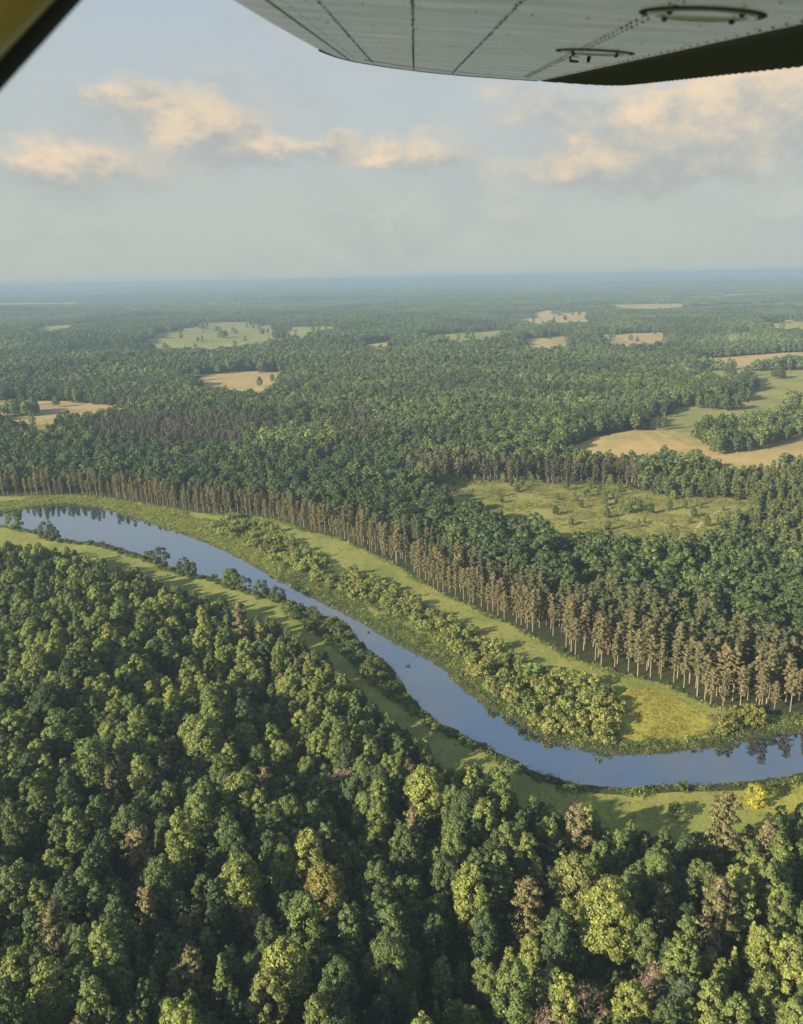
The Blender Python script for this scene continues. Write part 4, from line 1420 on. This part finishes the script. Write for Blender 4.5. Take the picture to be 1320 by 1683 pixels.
# dark rubber bead round the wing tip
bs = np.concatenate([np.linspace(-.335, -.22, 16), np.linspace(-.2, .63, 30)])
bp = [(s, float(np.interp(s, TIP[:, 0], TIP[:, 1])) + .002, HW + .006) for s in bs]
v, f_ = tube(bp, [.007] * len(bp), 6)
link('tip_bead', new_mesh('tip_bead', v, f_, [M_BLACK], True), wing)
# rivets: far past what one could pick apart, one joined part
gr = np.random.default_rng(3)
riv = []


def rivet_line(a, b, step, dbl=0.0, r=.0044):
    k = max(2, int(math.hypot(b[0] - a[0], b[1] - a[1]) / step))
    for t in np.linspace(0, 1, k):
        x, y = a[0] + (b[0] - a[0]) * t, a[1] + (b[1] - a[1]) * t
        riv.append((x + gr.normal() * .0006, y, r * gr.uniform(.75, 1.2)))
        if dbl:
            riv.append((x + dbl, y + step / 2, r * gr.uniform(.75, 1.2)))


rivet_line((-.245, .5), (-.236, 3.7), .06, 0, .0026)
rivet_line((-.175, .5), (-.178, 3.9), .045)
rivet_line((-.012, .5), (-.01, 4.4), .045, 0)
rivet_line((.155, .5), (.172, 4.5), .045)
rivet_line((.33, .6), (.50, 4.4), .05, .016)
rivet_line((.615, .6), (.612, 4.7), .06)
for u in (1.35, 1.72, 2.15, 2.65, 3.2, 3.8):
    rivet_line((-.2, u), (.6, u + .03), .085, 0, .0028)
rivet_line((-.15, 4.05), (.58, 4.62), .05, 0, .0028)
rv, rf, o_ = [], [], 0
for x, y, r in riv:
    ut = float(np.interp(x, TIP[:, 0], TIP[:, 1]))
    z = lower(x, y, ut) - .0002
    ring = [(x + r * math.cos(q * math.pi / 3), y + r * math.sin(q * math.pi / 3), z + .001) for q in range(6)]
    rv += ring + [(x, y, z - r * .55)]
    rf += [(o_ + q, o_ + 6, o_ + (q + 1) % 6) for q in range(6)]
    o_ += 7
link('rivets', new_mesh('rivets', rv, rf, [M_BLACK]), wing, kind='stuff')


def cover(s, u, r):
    """round inspection cover: dark gap, raised plate and three screws"""
    def ringmesh(name, prof, material, parent):
        V, F, k = [], [], 40
        for a in range(k):
            th = 2 * math.pi * a / k
            for rr, z in prof:
                V.append((s + rr * math.cos(th), u + rr * math.sin(th), HW + z))
        q = len(prof)
        for a in range(k):
            for b in range(q - 1):
                F.append((a * q + b, ((a + 1) % k) * q + b, ((a + 1) % k) * q + b + 1, a * q + b + 1))
        return link(name, new_mesh(name, V, F, [material], True), parent)
    pl = ringmesh('inspection_cover', [(0.0001, -.0015), (r * .74, -.0015), (r * .78, -.004), (r * .88, -.004), (r * .9, .0), (r * .9, .004)], M_WING, wing)
    ringmesh('cover_gasket', [(r * .88, .003), (r * .905, -.0016), (r * 1.03, -.0016), (r * 1.05, .003)], M_BLACK, pl)
    for q in range(4):
        th = .6 + q * math.pi / 2
        x, y = s + r * .8 * math.cos(th), u + r * .8 * math.sin(th)
        v, f2 = tube([(x, y, HW - .001), (x, y, HW - .0065), (x, y, HW - .008)], [.0048, .0045, .001], 8)
        link('screw', new_mesh('screw', v, f2, [M_BLACK], True), pl)


cover(.45, 1.57, .095)
cover(.47, 2.56, .1)
v, f_ = join([tube([(.455, 2.86, HW), (.455, 2.86, HW - .008), (.48, 2.86, HW - .009)], [.004, .004, .003], 6), tube([(.495, 2.78, HW), (.495, 2.78, HW - .014)], [.006, .004], 8)])
link('tie_down_fitting', new_mesh('tie_down_fitting', v, f_, [M_BLACK], True), wing)

# strut: streamlined tube up to the wing, black band along its rear edge
A0, B0 = np.array((-.5455, .227, -.335)), np.array((-.3165, .9668, .170))
MAJ = np.array((.0475, -.019, -.0365))
MIN = unit(np.cross(B0 - A0, MAJ)) * .042


def strut_part(name, t0, t1, grow, material, parent):
    """slice of the teardrop section between two angles, swept along the strut"""
    V, F = [], []
    k = 20
    for p in (A0, A0 + (B0 - A0) * .02, A0 + (B0 - A0) * .98, B0):
        for i in range(k):
            th = t0 + (t1 - t0) * i / (k - 1)
            V.append(p + (MAJ * math.cos(th) + MIN * math.sin(th)) * grow)
    for r_ in range(3):
        for i in range(k):
            F.append((r_ * k + i, r_ * k + (i + 1) % k, (r_ + 1) * k + (i + 1) % k, (r_ + 1) * k + i))
    F.append(tuple(range(k))[::-1]); F.append(tuple(range(3 * k, 4 * k)))
    me = new_mesh(name, V, F, [material], True)
    for q in (-1, -2):
        me.polygons[q].use_smooth = False
    return link(name, me, parent)


st_ = strut_part('wing_strut', R(17), R(343), 1.0, M_YEL, plane)
st_['label'] = 'yellow streamlined wing strut'
strut_part('edge_band', R(-20), R(20), 1.004, M_BLACK, st_)


# ------------------------------------------------------------------ haze in the air
bm = bmesh.new()
bmesh.ops.create_cube(bm, size=1.0)
zlo, zhi = float(gz.min()) - 3.0, max(CAM_H + 4.0, float(gz.max()) + 32.0)
for v in bm.verts:
    v.co = (v.co.x * 42000, v.co.y * 42000, zlo if v.co.z < 0 else zhi)
me = bpy.data.meshes.new('haze'); bm.to_mesh(me); bm.free()
m, n = mat('haze_air')
m.node_tree.nodes.clear()
pv = n.node('ShaderNodeVolumePrincipled')
pv.inputs['Color'].default_value = (*HAZE_COL, 1)
pv.inputs['Density'].default_value = HAZE
pv.inputs['Density Attribute'].default_value = ''
pv.inputs['Anisotropy'].default_value = 0.0
om = n.node('ShaderNodeOutputMaterial')
n.t.links.new(pv.outputs[0], om.inputs['Volume'])
m.cycles.homogeneous_volume = True
me.materials.append(m)
link('haze', me, kind='stuff', label='pale blue haze over the far woods')
print('terrain', gz.min(), gz.max(), 'haze top', zhi, 'objects', len(scn.objects))
